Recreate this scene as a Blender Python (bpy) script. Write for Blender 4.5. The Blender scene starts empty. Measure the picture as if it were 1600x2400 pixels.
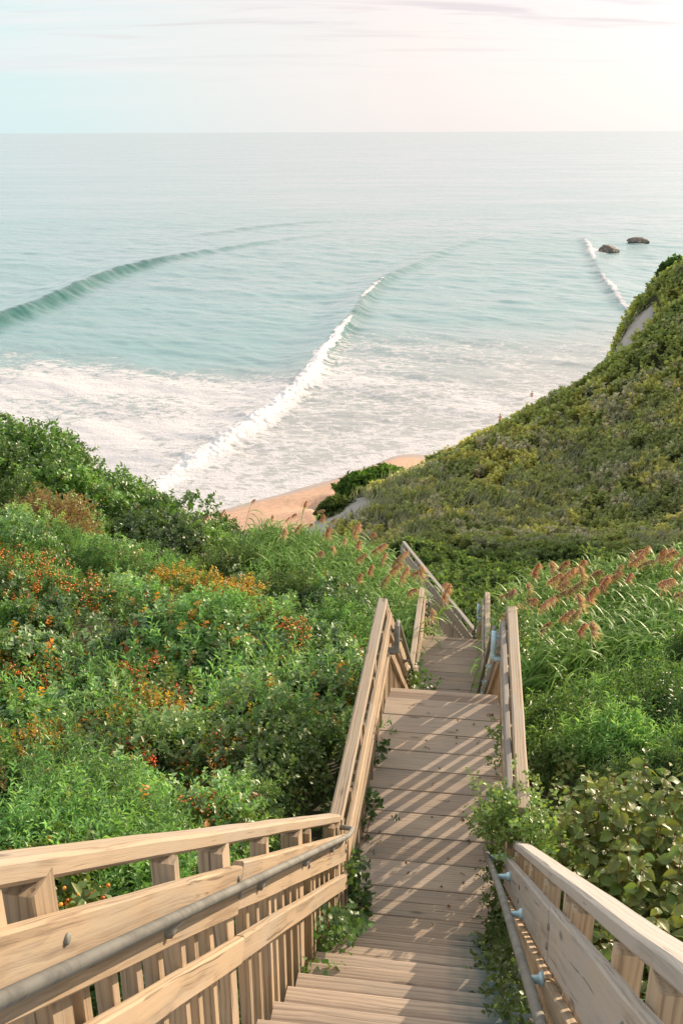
import bpy, bmesh, math, random
import numpy as np
from mathutils import Vector, Matrix, Quaternion, Euler
random.seed(7); rng = np.random.default_rng(11)
R = math.radians
SC = bpy.context.scene; COL = SC.collection

# ---------------------------------------------------------------- camera, light, exposure
CAMZ = 38.0
F = 2250.0; PITCH = math.atan(892.0/F); CP, SP = math.cos(PITCH), math.sin(PITCH)
cd = bpy.data.cameras.new('camera'); cam = bpy.data.objects.new('camera', cd); COL.objects.link(cam)
cd.sensor_fit = 'VERTICAL'; cd.sensor_height = 36; cd.lens = 36*F/2400
cd.clip_start = 0.05; cd.clip_end = 120000
cam.matrix_world = Matrix.Translation((0, 0, CAMZ)) @ Matrix.Rotation(R(90)-PITCH, 4, 'X') @ Matrix.Rotation(R(-0.22), 4, 'Z')
SC.camera = cam
SC.view_settings.view_transform = 'Standard'; SC.view_settings.look = 'None'
SC.view_settings.exposure = 0.52; SC.view_settings.gamma = 1; SC.view_settings.use_curve_mapping = False
SUN_AZ, SUN_EL = 47.0, 16.0
sd = Vector((math.sin(R(SUN_AZ))*math.cos(R(SUN_EL)), math.cos(R(SUN_AZ))*math.cos(R(SUN_EL)), math.sin(R(SUN_EL))))
sl = bpy.data.lights.new('sun', 'SUN'); sl.energy = 5.0; sl.angle = R(0.53); sl.color = (1.0, 0.79, 0.58)
so = bpy.data.objects.new('sun', sl); COL.objects.link(so); so.location = (60, 60, 120)
so.rotation_euler = (-sd).to_track_quat('-Z', 'Y').to_euler()

class NT:
    def __init__(s, tree): s.t = tree; s.n = tree.nodes; s.l = tree.links
    def add(s, typ, ins=None, **kw):
        n = s.n.new(typ)
        for k, v in kw.items(): setattr(n, k, v)
        for k, v in (ins or {}).items():
            sk = n.inputs[k]
            if hasattr(v, 'links') or isinstance(v, bpy.types.NodeSocket): s.l.new(v, sk)
            else: sk.default_value = v
        return n
    def math(s, op, a, b=0.0, c=0.0, clamp=False): return s.add('ShaderNodeMath', {0: a, 1: b, 2: c}, operation=op, use_clamp=clamp).outputs[0]
    def vmath(s, op, a, b): return s.add('ShaderNodeVectorMath', {0: a, 1: b}, operation=op)
    def mix(s, f, a, b, bt='MIX'):
        n = s.add('ShaderNodeMix', data_type='RGBA', blend_type=bt)
        for k, v in ((0, f), (6, a), (7, b)):
            if isinstance(v, bpy.types.NodeSocket): s.l.new(v, n.inputs[k])
            else: n.inputs[k].default_value = v if k == 0 else (tuple(v)+(1,))[:4]
        return n.outputs[2]
    def ramp(s, f, stops, interp='LINEAR'):
        n = s.add('ShaderNodeValToRGB', {0: f}); cr = n.color_ramp; cr.interpolation = interp
        while len(cr.elements) < len(stops): cr.elements.new(0.5)
        for e, (p, c) in zip(cr.elements, stops):
            e.position = p; e.color = (tuple(c)+(1,))[:4] if not isinstance(c, (int, float)) else (c, c, c, 1)
        return n.outputs[0]
    def noise(s, vec, scale, detail=4, rough=0.55, dist=0.0, out=0):
        return s.add('ShaderNodeTexNoise', {'Vector': vec, 'Scale': scale, 'Detail': detail, 'Roughness': rough, 'Distortion': dist}).outputs[out]
    def mapping(s, vec, scale=(1, 1, 1), rot=(0, 0, 0), loc=(0, 0, 0)):
        return s.add('ShaderNodeMapping', {'Vector': vec, 'Scale': scale, 'Rotation': rot, 'Location': loc}).outputs[0]
    def smooth(s, v, a, b): return s.add('ShaderNodeMapRange', {0: v, 1: a, 2: b, 3: 0.0, 4: 1.0}, interpolation_type='SMOOTHSTEP').outputs[0]

w = bpy.data.worlds.new("World"); SC.world = w; w.use_nodes = True
T = NT(w.node_tree); T.n.clear()
sky = T.add('ShaderNodeTexSky', sky_type='NISHITA', sun_disc=False, sun_elevation=R(SUN_EL), sun_rotation=R(SUN_AZ), altitude=40, air_density=1.0, dust_density=2.5, ozone_density=1.0)
dirv = T.add('ShaderNodeTexCoord').outputs['Generated']
sep = T.add('ShaderNodeSeparateXYZ', {0: dirv})
dots = T.vmath('DOT_PRODUCT', dirv, tuple(sd)).outputs['Value']
horiz = T.ramp(T.math('MULTIPLY_ADD', dots, 0.5, 0.5), [(0.0, (7.0, 7.6, 8.2)), (0.45, (6.6, 7.3, 7.9)), (0.62, (5.1, 6.4, 6.7)), (0.72, (5.3, 6.6, 6.7)), (0.79, (6.15, 6.45, 6.4)), (0.86, (7.0, 6.45, 6.3)), (0.92, (7.35, 6.95, 6.85)), (0.96, (8.5, 8.2, 8.0)), (1.0, (13.0, 12.0, 11.2))])
zen = T.mix(T.smooth(sep.outputs['Z'], 0.08, 0.6), horiz, T.mix(0.5, horiz, (7.4, 7.25, 7.45)))
# pastel veil of thin high cloud over the clear sky
base = T.mix(0.92, sky.outputs[0], zen)
zz = T.math('ADD', T.math('MAXIMUM', sep.outputs['Z'], 0.0), 0.10)
pl = T.add('ShaderNodeCombineXYZ', {0: T.math('DIVIDE', sep.outputs['X'], zz), 1: T.math('DIVIDE', sep.outputs['Y'], zz), 2: 0.0}).outputs[0]
c1 = T.noise(T.mapping(pl, (0.42, 1.15, 1), (0, 0, R(-12)), (3.1, 0.4, 0)), 1.0, 7, 0.58, 0.5)
c2 = T.noise(T.mapping(pl, (1.1, 4.2, 1), (0, 0, R(-14)), (7.3, 2.0, 0)), 1.0, 6, 0.6, 0.4)
veil = T.math('MULTIPLY', T.smooth(c1, 0.38, 0.66), 0.75)
veil = T.math('MULTIPLY', veil, T.smooth(sep.outputs['Z'], 0.0, 0.09))
base = T.mix(veil, base, T.ramp(T.math('MULTIPLY_ADD', dots, 0.5, 0.5), [(0.0, (6.4, 6.5, 6.8)), (0.68, (6.4, 6.3, 6.3)), (0.85, (7.0, 6.45, 6.35)), (0.92, (7.3, 6.9, 6.8)), (1.0, (11, 10.3, 9.6))]))
streak = T.math('MULTIPLY', T.smooth(c2, 0.53, 0.72), T.smooth(sep.outputs['Z'], 0.02, 0.10))
c3 = T.noise(T.mapping(pl, (0.55, 2.6, 1), (0, 0, R(-10)), (1.3, 5.0, 0)), 1.0, 6, 0.6, 0.6)
band = T.math('MULTIPLY', T.smooth(c3, 0.50, 0.64), T.smooth(sep.outputs['Z'], 0.03, 0.14))
base = T.mix(T.math('MULTIPLY', streak, 0.45), base, (5.6, 5.0, 5.05))
base = T.mix(T.math('MULTIPLY', band, 0.78), base, (5.2, 4.8, 4.95))
bg = T.add('ShaderNodeBackground', {'Color': base, 'Strength': 0.10})
T.l.new(bg.outputs[0], T.add('ShaderNodeOutputWorld').inputs[0])

# ---------------------------------------------------------------- measuring helpers
def ray(u, v):
    a, b = u-800, 1200-v
    x, y, z = a, F*CP+b*SP, -F*SP+b*CP
    h = math.hypot(x, y); return x/h, y/h, z/h
def W(u, v, dist):
    x, y, z = ray(u, v); return (x*dist, y*dist, CAMZ+z*dist)
def sea_pt(u, v, z=0.0):
    x, y, q = ray(u, v); d = (CAMZ-z)/-q; return (x*d, y*d)

_L = rng.random((8, 256, 256))
def vn(x, y, s, k=0):
    x = x/s; y = y/s; xi = np.floor(x).astype(int); yi = np.floor(y).astype(int)
    fx = x-xi; fy = y-yi; fx = fx*fx*fx*(fx*(fx*6-15)+10); fy = fy*fy*fy*(fy*(fy*6-15)+10)
    g = _L[k]; a = g[xi % 256, yi % 256]; b = g[(xi+1) % 256, yi % 256]; c = g[xi % 256, (yi+1) % 256]; d = g[(xi+1) % 256, (yi+1) % 256]
    return (a*(1-fx)+b*fx)*(1-fy)+(c*(1-fx)+d*fx)*fy
def fbm(x, y, s, k=0, o=3):
    r = 0; a = 0.5; t = 0
    for i in range(o): r = r+a*vn(x+17.3*i, y-9.1*i, s/2**i, (k+i) % 8); t += a; a *= 0.5
    return r/t
def ss(x, a, b):
    t = np.clip((x-a)/(b-a), 0, 1); return t*t*(3-2*t)

# ---------------------------------------------------------------- object helpers
def tag(o, label=None, cat=None, group=None, kind=None):
    if label: o['label'] = label
    if cat: o['category'] = cat
    if group: o['group'] = group
    if kind: o['kind'] = kind
    return o
def empty(name, loc, label, cat, group=None):
    o = bpy.data.objects.new(name, None); o.empty_display_size = 0.2; COL.objects.link(o); o.location = loc
    return tag(o, label, cat, group)
def link(name, me, mat=None, parent=None, mw=None):
    o = bpy.data.objects.new(name, me); COL.objects.link(o)
    if mat and not me.materials: me.materials.append(mat)
    mw = mw or Matrix()
    if parent:
        pm = Matrix.Translation(parent.location) if parent.type == 'EMPTY' else PARW[parent.name]
        o.parent = parent; o.matrix_local = pm.inverted() @ mw
    else: o.matrix_world = mw
    PARW[o.name] = mw.copy()
    return o
PARW = {}
def npmesh(name, V, Fs, col=None, smooth=False):
    """V (n,3); Fs (m,k) array or list of such arrays; col (n,3)"""
    me = bpy.data.meshes.new(name)
    if not isinstance(Fs, list): Fs = [Fs]
    me.vertices.add(len(V)); me.vertices.foreach_set('co', np.ascontiguousarray(V, dtype=np.float32).ravel())
    tot = np.concatenate([f.ravel() for f in Fs]).astype(np.int32)
    sizes = np.concatenate([np.full(len(f), f.shape[1]) for f in Fs]).astype(np.int32)
    st = np.concatenate([[0], np.cumsum(sizes)[:-1]]).astype(np.int32)
    me.loops.add(len(tot)); me.loops.foreach_set('vertex_index', tot)
    me.polygons.add(len(sizes)); me.polygons.foreach_set('loop_start', st); me.polygons.foreach_set('loop_total', sizes)
    if smooth: me.polygons.foreach_set('use_smooth', np.ones(len(sizes), bool))
    me.update(calc_edges=True)
    if col is not None:
        a = me.attributes.new('col', 'FLOAT_COLOR', 'POINT')
        c = np.ones((len(V), 4), np.float32); c[:, :3] = col; a.data.foreach_set('color', c.ravel())
    return me
def fattr(me, name, arr):
    a = me.attributes.new(name, 'FLOAT', 'POINT'); a.data.foreach_set('value', np.ascontiguousarray(arr, dtype=np.float32))

# ---------------------------------------------------------------- materials
def newmat(name):
    m = bpy.data.materials.new(name); m.use_nodes = True; t = NT(m.node_tree); t.n.clear()
    t.out = t.add('ShaderNodeOutputMaterial'); return m, t
def finish(t, sh): t.l.new(sh, t.out.inputs[0])

def wood(name, light, dark, grey, greyness, shade_tint=0.0, rough=0.8):
    m, t = newmat(name)
    tc = t.add('ShaderNodeTexCoord').outputs['Object']
    rnd = t.add('ShaderNodeObjectInfo').outputs['Random']
    off = t.add('ShaderNodeCombineXYZ', {0: t.math('MULTIPLY', rnd, 37.0), 1: t.math('MULTIPLY', rnd, 11.0), 2: rnd}).outputs[0]
    v = t.vmath('ADD', tc, off).outputs[0]
    warp = t.noise(v, 2.2, 2, 0.5, 0, 1)
    vv = t.vmath('ADD', v, t.vmath('MULTIPLY', warp, (0.0, 0.035, 0.035)).outputs[0]).outputs[0]
    g1 = t.noise(t.mapping(vv, (0.7, 42, 42)), 1.0, 7, 0.7)
    g2 = t.noise(t.mapping(vv, (1.8, 170, 170)), 1.0, 4, 0.7)
    ring = t.add('ShaderNodeTexWave', {'Vector': t.mapping(vv, (0.35, 9, 9)), 'Scale': 1.6, 'Distortion': 5.0, 'Detail': 2.0}, wave_type='RINGS').outputs['Fac']
    f = t.math('ADD', t.math('MULTIPLY', g1, 0.45), t.math('ADD', t.math('MULTIPLY', g2, 0.40), t.math('MULTIPLY', ring, 0.15)))
    c = t.ramp(f, [(0.33, dark), (0.49, light), (0.75, tuple(min(1, x*1.18) for x in light))])
    big = t.noise(t.mapping(v, (0.9, 3, 3)), 1.5, 4, 0.6)
    gm = t.math('MULTIPLY', t.smooth(big, 0.62-0.5*greyness, 0.85-0.5*greyness), min(1, 0.35+greyness))
    c = t.mix(gm, c, t.mix(0.5, c, grey))
    br = t.math('MULTIPLY_ADD', rnd, 0.34, 0.83)
    c = t.mix(1.0, c, t.add('ShaderNodeCombineXYZ', {0: br, 1: br, 2: t.math('MULTIPLY', br, 0.98)}).outputs[0], 'MULTIPLY')
    vo = t.add('ShaderNodeTexVoronoi', {'Vector': t.mapping(v, (1.6, 6, 6)), 'Scale': 1.0}, feature='F1')
    kn = t.smooth(vo.outputs['Distance'], 0.13, 0.05)
    c = t.mix(t.math('MULTIPLY', kn, 0.65), c, tuple(x*0.4 for x in dark))
    cr = t.smooth(t.noise(t.mapping(vv, (0.8, 60, 60), loc=(5, 2, 1)), 1.0, 2, 0.5), 0.655, 0.71)
    c = t.mix(t.math('MULTIPLY', cr, 0.6), c, tuple(x*0.3 for x in dark))
    if 'tread' in name:                                     # nosing's edge highlight put into the colour, darker band behind it
        ty = t.math('ADD', t.add('ShaderNodeSeparateXYZ', {0: tc}).outputs['Y'], t.math('MULTIPLY_ADD', t.noise(tc, 7, 4), 0.03, -0.015))
        c = t.mix(t.math('MULTIPLY', t.smooth(ty, .085, .045), .5), c, tuple(x*.6 for x in dark)); c = t.mix(t.math('MULTIPLY', t.smooth(ty, .112, .132), .4), c, tuple(min(1, x*1.45) for x in light))
    if shade_tint:  # blue-green tint of shade coloured into the right ends of the treads
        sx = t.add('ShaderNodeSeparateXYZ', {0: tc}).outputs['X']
        sm = t.math('MULTIPLY', t.smooth(t.math('ADD', sx, t.math('MULTIPLY', t.noise(tc, 9, 3), 0.3)), 0.80, 1.08), shade_tint)
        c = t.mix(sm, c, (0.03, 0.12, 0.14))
    bmp = t.add('ShaderNodeBump', {'Height': f, 'Strength': 0.45, 'Distance': 0.006})
    p = t.add('ShaderNodeBsdfPrincipled', {'Base Color': c, 'Roughness': rough, 'Normal': bmp.outputs[0], 'Specular IOR Level': 0.3})
    finish(t, p.outputs[0]); return m
M_WARM = wood('warm_timber', (0.41, 0.312, 0.21), (0.21, 0.15, 0.10), (0.36, 0.34, 0.30), 0.35)
M_CAP = wood('rail_timber', (0.425, 0.335, 0.24), (0.23, 0.17, 0.12), (0.40, 0.38, 0.34), 0.42)
M_GREY = wood('grey_timber', (0.38, 0.335, 0.285), (0.22, 0.19, 0.16), (0.35, 0.34, 0.33), 0.6)
M_DECK = wood('deck_timber', (0.44, 0.355, 0.275), (0.26, 0.205, 0.155), (0.27, 0.25, 0.225), 0.5)
M_TREAD = wood('tread_timber', (0.45, 0.355, 0.27), (0.25, 0.19, 0.145), (0.28, 0.25, 0.22), 0.35)
M_TREADS = wood('shade_tinted_tread_timber', (0.45, 0.355, 0.27), (0.25, 0.19, 0.145), (0.28, 0.25, 0.22), 0.35, shade_tint=0.75)

def metal(name, c, metallic, rough):
    m, t = newmat(name); tc = t.add('ShaderNodeTexCoord').outputs['Object']
    n = t.noise(tc, 8, 8, 0.72)
    col = t.mix(t.smooth(n, 0.42, 0.62), c, tuple(x*0.72 for x in c))
    p = t.add('ShaderNodeBsdfPrincipled', {'Base Color': col, 'Metallic': metallic, 'Specular IOR Level': 0.3, 'Roughness': t.math('MULTIPLY_ADD', n, 0.3, rough-0.15)})
    finish(t, p.outputs[0]); return m
M_PIPE = metal('galvanised_pipe', (0.235, 0.23, 0.20), 0.1, 0.75)
M_BLUE = metal('pale_blue_metal', (0.50, 0.72, 0.78), 0.25, 0.45)

def leafmat(name, trans=0.32, rough=0.42, spec=0.5, var=0.25):
    m, t = newmat(name)
    c = t.add('ShaderNodeAttribute', attribute_name='col').outputs['Color']
    p = t.add('ShaderNodeBsdfPrincipled', {'Base Color': c, 'Roughness': rough, 'Specular IOR Level': spec})
    tr = t.add('ShaderNodeBsdfTranslucent', {'Color': t.mix(1.0, c, (1.5, 1.6, 0.75), 'MULTIPLY')})
    mx = t.add('ShaderNodeMixShader', {0: trans, 1: p.outputs[0], 2: tr.outputs[0]})
    finish(t, mx.outputs[0]); return m
M_LEAF = leafmat('leaf'); M_FAR = leafmat('far_leaf', 0.38, 0.8, 0.15); M_REED = leafmat('reed_leaf', 0.35, 0.5, 0.4)
M_PLUME = leafmat('plume', 0.3, 0.9, 0.1); M_BERRY = leafmat('berry', 0.05, 0.35, 0.5); M_STEM = leafmat('stem', 0.0, 0.8, 0.2)
def viburnum_mat():
    m, t = newmat('broad_leaf')
    c = t.add('ShaderNodeAttribute', attribute_name='col').outputs['Color']
    uvx = t.add('ShaderNodeAttribute', attribute_name='lx').outputs['Fac']; uvy = t.add('ShaderNodeAttribute', attribute_name='ly').outputs['Fac']
    a = t.math('SUBTRACT', uvy, t.math('MULTIPLY', t.math('ABSOLUTE', uvx), 0.9))
    ve = t.math('PINGPONG', t.math('MULTIPLY', a, 9.0), 0.5)
    vein = t.smooth(ve, 0.12, 0.0); mid = t.smooth(t.math('ABSOLUTE', uvx), 0.03, 0.0)
    vm = t.math('MAXIMUM', vein, mid)
    c2 = t.mix(t.math('MULTIPLY', vm, 0.45), c, t.mix(1.0, c, (1.9, 1.7, 1.9), 'MULTIPLY'))
    b = t.add('ShaderNodeBump', {'Height': t.math('MULTIPLY', vm, -1.0), 'Strength': 0.6, 'Distance': 0.004})
    p = t.add('ShaderNodeBsdfPrincipled', {'Base Color': c2, 'Roughness': 0.36, 'Normal': b.outputs[0]})
    tr = t.add('ShaderNodeBsdfTranslucent', {'Color': t.mix(1.0, c2, (1.5, 1.6, 0.7), 'MULTIPLY')})
    finish(t, t.add('ShaderNodeMixShader', {0: 0.3, 1: p.outputs[0], 2: tr.outputs[0]}).outputs[0]); return m
M_BROAD = viburnum_mat()

# ================================================================ STAIRWAY LAYOUT
class Fr:                                   # a straight run of the stairway: origin, heading
    def __init__(s, ox, oy, yaw): s.o = Vector((ox, oy, CAMZ)); a = R(yaw); s.t = Vector((math.sin(a), math.cos(a), 0)); s.s = Vector((math.cos(a), -math.sin(a), 0))
    def P(s, t, q, z): return s.o+s.t*t+s.s*q+Vector((0, 0, z))
A = Fr(0, 0, 7.9)
SL, SRR = -0.735, 0.466                     # rail lateral positions
SLOPE = 0.775
# runs: (frame, t0, z0, t1, z1)
LD1, LD2, LD3, LD4 = -5.17, -8.92, -11.70, -16.35
T1a, T1b = 4.98, 8.08
T2a = T1b+(LD1-LD2)/SLOPE; T2b = T2a+3.1
T3a = T2b+(LD2-LD3)/SLOPE
B = None

# ================================================================ TERRAIN / CANOPY
cpts = []
def cp(u, v, d, h): x, y, z = W(u, v, d); cpts.append((x, y, z, h))
def cw(x, y, z, h): cpts.append((x, y, CAMZ+z, h))
ridge = [(-300, 940, 30), (-100, 960, 30), (0, 995, 30), (60, 1008, 30), (110, 1030, 30.3), (200, 1115, 31), (300, 1172, 31.5), (370, 1200, 32), (430, 1284, 33), (500, 1318, 34), (560, 1332, 35)]
for u, v, d in ridge:
    v += 12; cp(u, v, d, .9); x, y, z = W(u, v, d)
    k = (d+7)/d; cpts.append((x*k, y*k, z-7.5, .8)); k = (d+20)/d; cpts.append((x*k, y*k, min(z-14, CAMZ-25), .5)); k = (d+38)/d; cpts.append((x*k, y*k, CAMZ-33.5, .3))
for q in [(0, 1100, 26, .9), (-300, 1100, 26, .9), (150, 1180, 25.5, .9), (0, 1200, 22, .9), (-300, 1250, 20, .9), (250, 1262, 23, .9), (0, 1300, 19, .9), (300, 1350, 18, .9), (450, 1330, 24, .8), (550, 1400, 17, .9),
          (620, 1345, 24, .7), (0, 1500, 13, .8), (-300, 1500, 13, .8), (300, 1500, 12.5, .8), (500, 1600, 10.5, .8), (0, 1700, 9.5, .8), (-300, 1750, 8.5, .8), (300, 1700, 9, .8), (0, 1850, 7, .8), (400, 1860, 6.6, .8),
          (620, 1900, 6.1, .7), (720, 1750, 8, .7), (760, 1600, 10.3, .7), (700, 1480, 14, .8), (830, 1450, 13.6, .7), (930, 1460, 14.2, .6), (0, 2050, 5.0, .7), (300, 2060, 4.4, .7), (-300, 2100, 4.5, .7),
          (700, 1350, 22, .6), (850, 1320, 25, .6), (950, 1380, 20, .6),
          # right side
          (1230, 1640, 10.3, .8), (1400, 1630, 10.8, .8), (1600, 1620, 10.8, .8), (1900, 1620, 10.5, .8), (1260, 1800, 7.5, .8), (1500, 1800, 7.4, .9), (1800, 1800, 7, .9), (1350, 1950, 6.0, .9), (1600, 2050, 5.0, .9), (1290, 2050, 5.0, .8),
          (1500, 2300, 3.6, .8), (1900, 2200, 4, .8),
          # valley behind the right reeds
          (1130, 1440, 32, .7), (1070, 1385, 38, .7), (1100, 1325, 46, .7), (1300, 1285, 50, .7), (1600, 1280, 52, .7), (2100, 1280, 52, .7), (1000, 1300, 45, .6), (900, 1290, 46, .5),
          (1350, 1420, 34, .7), (1700, 1400, 34, .7),
          # far hill
          (1000, 1240, 57, .7), (1150, 1240, 58, .7), (1300, 1230, 60, .8), (1600, 1230, 57, .8), (2100, 1200, 55, .8), (1600, 1050, 68, .9), (1900, 1000, 68, .9), (1600, 900, 79, .9), (1450, 1000, 75, .9), (1300, 1090, 70, .9), (1150, 1130, 67, .8), (950, 1190, 63, .4)]: cp(*q)
hridge = [(1900, 420, 112, 1.0), (1640, 672, 101, .8), (1590, 688, 99, .8), (1520, 726, 97, .7), (1500, 738, 96, .5), (1455, 770, 94, .4), (1435, 820, 91, .7), (1360, 893, 88, 1.), (1240, 945, 85, 1.), (1100, 1012, 81, 1.), (1010, 1062, 78, .8), (960, 1105, 76, .5), (900, 1125, 74.5, .4), (840, 1150, 73, .3), (780, 1178, 71, .15), (745, 1205, 69, .1)]
for u, v, d, h in hridge:
    v = v+1.5*2250/d*min(h, 1)*.75; cp(u, v, d, h); x, y, z = W(u, v, d)
    f = 0.5 if d > 85 else 1
    k = (d+5)/d; cpts.append((x*k, y*k, z-(z-2)*.45, .3)); k = (d+11)/d; cpts.append((x*k, y*k, 0.9, .0)); k = (d+24)/d; cpts.append((x*k, y*k, -1.2, .0)); k = (d+60)/d; cpts.append((x*k, y*k, -4, .0))
for x, y, z, h in [(-4, 1, -3.0, .7), (-10, 0, -3.5, .8), (6, 1, -2.4, .7), (12, 0, -2.5, .8), (-3, -8, -1.5, .5), (6, -8, -1.5, .5), (-30, -8, -3, .6), (35, -8, -2, .6), (-30, 12, -7, .8), (35, 10, -6, .8),
                   (4.6, 13, -9.2, .8), (7, 13.5, -8.9, .8), (3.2, 15, -10.2, .7), (6.5, 17.5, -10.4, .8), (10, 17, -9.7, .8), (4.5, 22, -13.4, .6), (9, 24, -13.6, .7), (16, 24, -13, .7), (28, 26, -12, .8), (2.9, 25, -14.2, .6)]: cw(x, y, z, h)
# beach: shoreline and berm
shore = [(-120, 1330), (150, 1290), (330, 1225), (430, 1200), (520, 1183), (640, 1153), (760, 1120), (860, 1086), (980, 1052)]
SH = [sea_pt(u, v) for u, v in shore]
for x, y in SH:
    cpts.append((x, y, 0.02, 0)); d = math.hypot(x, y)
    k = (d+14)/d; cpts.append((x*k, y*k, -1.2, 0)); k = (d+50)/d; cpts.append((x*k, y*k, -4, 0)); k = (d-8)/d; cpts.append((x*k, y*k, 1.1, 0)); k = (d-17)/d; cpts.append((x*k, y*k, 2.4, 0.0))
for u, v, q in [(560, 1232, 1.6), (650, 1218, 2.2), (700, 1200, 2.2), (740, 1180, 2.2), (790, 1150, 2.0), (860, 1115, 1.8), (930, 1088, 1.6), (600, 1190, 1.0), (700, 1165, 1.1), (500, 1215, 1.0)]:
    x, y = sea_pt(u, v, q); cpts.append((x, y, q, 0))
for x, y, z in [(-100, 70, 8), (-60, 160, -5), (120, 60, 24), (120, 100, 22), (120, 135, 2), (110, 160, -4), (0, 240, -6), (-60, 75, 3), (-60, 50, 12)]: cpts.append((x, y, z, .3))
CPT = np.array(cpts); CX = CPT[:, :2]
def _solve(vals, lam=0.02):
    n = len(CX); D = np.hypot(CX[:, None, 0]-CX[None, :, 0], CX[:, None, 1]-CX[None, :, 1])
    K = np.sqrt(D*D+1.0); Pm = np.c_[np.ones(n), CX/50]
    M = np.block([[K-lam*np.eye(n)*8, Pm], [Pm.T, np.zeros((3, 3))]]); return np.linalg.solve(M, np.r_[vals, 0, 0, 0])
WZ = _solve(CPT[:, 2]); WH = _solve(CPT[:, 3])
def rbf(x, y, wts):
    sh = x.shape; x = x.ravel(); y = y.ravel(); out = np.empty_like(x, dtype=float)
    for i in range(0, len(x), 20000):
        a = x[i:i+20000]; b = y[i:i+20000]
        K = np.sqrt((a[:, None]-CX[None, :, 0])**2+(b[:, None]-CX[None, :, 1])**2+1.0)
        out[i:i+20000] = K@wts[:-3]+wts[-3]+wts[-2]*a/50+wts[-1]*b/50
    return out.reshape(sh)
GX = np.arange(-90, 130, 0.75); GY = np.arange(-12, 260, 0.75)
_gx, _gy = np.meshgrid(GX, GY, indexing='ij'); ZC = rbf(_gx, _gy, WZ); ZH = np.clip(rbf(_gx, _gy, WH), 0, 1.2)
def samp(Z, x, y):
    fx = np.clip((x-GX[0])/0.75, 0, len(GX)-1.001); fy = np.clip((y-GY[0])/0.75, 0, len(GY)-1.001)
    i = fx.astype(int); j = fy.astype(int); fx = fx-i; fy = fy-j
    return (Z[i, j]*(1-fx)+Z[i+1, j]*fx)*(1-fy)+(Z[i, j+1]*(1-fx)+Z[i+1, j+1]*fx)*fy
def hit(u, v, f, d0=3.0, up_=0.0):
    """distance at which the line of sight through a photo point meets a height field"""
    dx, dy, dz = ray(u, v); d = np.concatenate([np.arange(d0, 30, .05), np.arange(30, 130, .2)]); zf = f(dx*d, dy*d)+up_; b = (CAMZ+dz*d) < zf
    return float(d[np.argmax(b)]) if b.any() else None
_zb = lambda x, y: samp(ZC, x, y)
for (u, v, r_) in ((1474, 788, 2.0), (1462, 812, 1.7), (1490, 765, 1.6), (1505, 745, 1.2), (800, 1192, 2.6), (850, 1180, 1.8), (960, 1225, 1.5), (1110, 1318, 1.2)):      # bare clay where the bluff has slipped
    d = hit(u, v, _zb, 40)
    if d: _p = W(u, v, d); ZH = ZH*(1-np.exp(-(((_gx-_p[0])**2+(_gy-_p[1])**2)/(r_*(.45+1.1*fbm(_gx, _gy, 2.2, 4, 3)))**2)**2))
# stairway path (centre line) for carving vegetation clear of the walkway
mid = (SL+SRR)/2
PATH = []
def pathpt(P): PATH.append((P.x, P.y, P.z))
for t, z in [(-3, 0.85-1.0), (T1a, LD1), (T1b, LD1), (T2a, LD2), (T2b, LD2), (T3a, LD3), (T3a+0.9, LD3)]:
    zz_ = z if t > 0 else LD1+SLOPE*(T1a-t)
    pathpt(A.P(t, mid, zz_))
W3a = Vector(W(1117, 1487, 19.6)); W3b = Vector(W(945, 1265, 24.7))   # right cap line of the level walk
yaw3 = math.degrees(math.atan2(W3b.x-W3a.x, W3b.y-W3a.y))
B = Fr(W3a.x, W3a.y, yaw3)
B_LEN = (Vector((W3b.x, W3b.y))-Vector((W3a.x, W3a.y))).length
CAP3 = -10.65; LD3 = CAP3-1.07
PATH[-2] = (PATH[-2][0], PATH[-2][1], CAMZ+LD3); PATH[-1] = (PATH[-1][0], PATH[-1][1], CAMZ+LD3)
pathpt(B.P(B_LEN, -0.6, LD3))
W5a = Vector(W(600, 1265, 35.6)); W5b = Vector(W(524, 1211, 38.0))
D5 = Fr(W5a.x, W5a.y, math.degrees(math.atan2(W5b.x-W5a.x, W5b.y-W5a.y)))
LD5 = -15.3-1.07
pathpt(D5.P(-0.3, -0.6, LD5)); pathpt(D5.P(3.2, -0.6, LD5)); pathpt(D5.P(10, -0.6, LD5-5.0))
def corridor(x, y):
    best = np.full(x.shape, 1e9); zb = np.zeros(x.shape)
    for (x0, y0, z0), (x1, y1, z1) in zip(PATH[:-1], PATH[1:]):
        dx, dy = x1-x0, y1-y0; L2 = dx*dx+dy*dy+1e-9
        k = np.clip(((x-x0)*dx+(y-y0)*dy)/L2, 0, 1); d = np.hypot(x-x0-k*dx, y-y0-k*dy)
        m = d < best; best = np.where(m, d, best); zb = np.where(m, z0+k*(z1-z0), zb)
    return best, zb
def Lside(x, y): return (x*A.s.x+y*A.s.y)    # lateral coordinate relative to the stair frame
def canopy(x, y, lump=True):
    z = samp(ZC, x, y); h = samp(ZH, x, y); d = np.hypot(x, y)
    if lump:
        sc = np.clip(d/14, 0.8, 2.6)
        b = np.abs(fbm(x, y, 2.1, 0, 2)-0.5)*2.2+np.abs(fbm(x, y, 0.8, 3, 2)-0.5)*0.9
        b2 = np.abs(fbm(x, y, 4.2, 5, 3)-0.5)*3.0
        z = z+np.clip(h, 0, 1)*(np.where(d < 40, b*1.15, b*0.45+b2*0.4)-0.25)
    c, zc = corridor(x, y)
    lim = zc-0.55+np.clip(c-0.62, 0, 9)*np.where(Lside(x, y) > 0, .8, 2.4)
    return np.minimum(z, np.where(c < 3.0, lim, 1e9)), h, c
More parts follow.
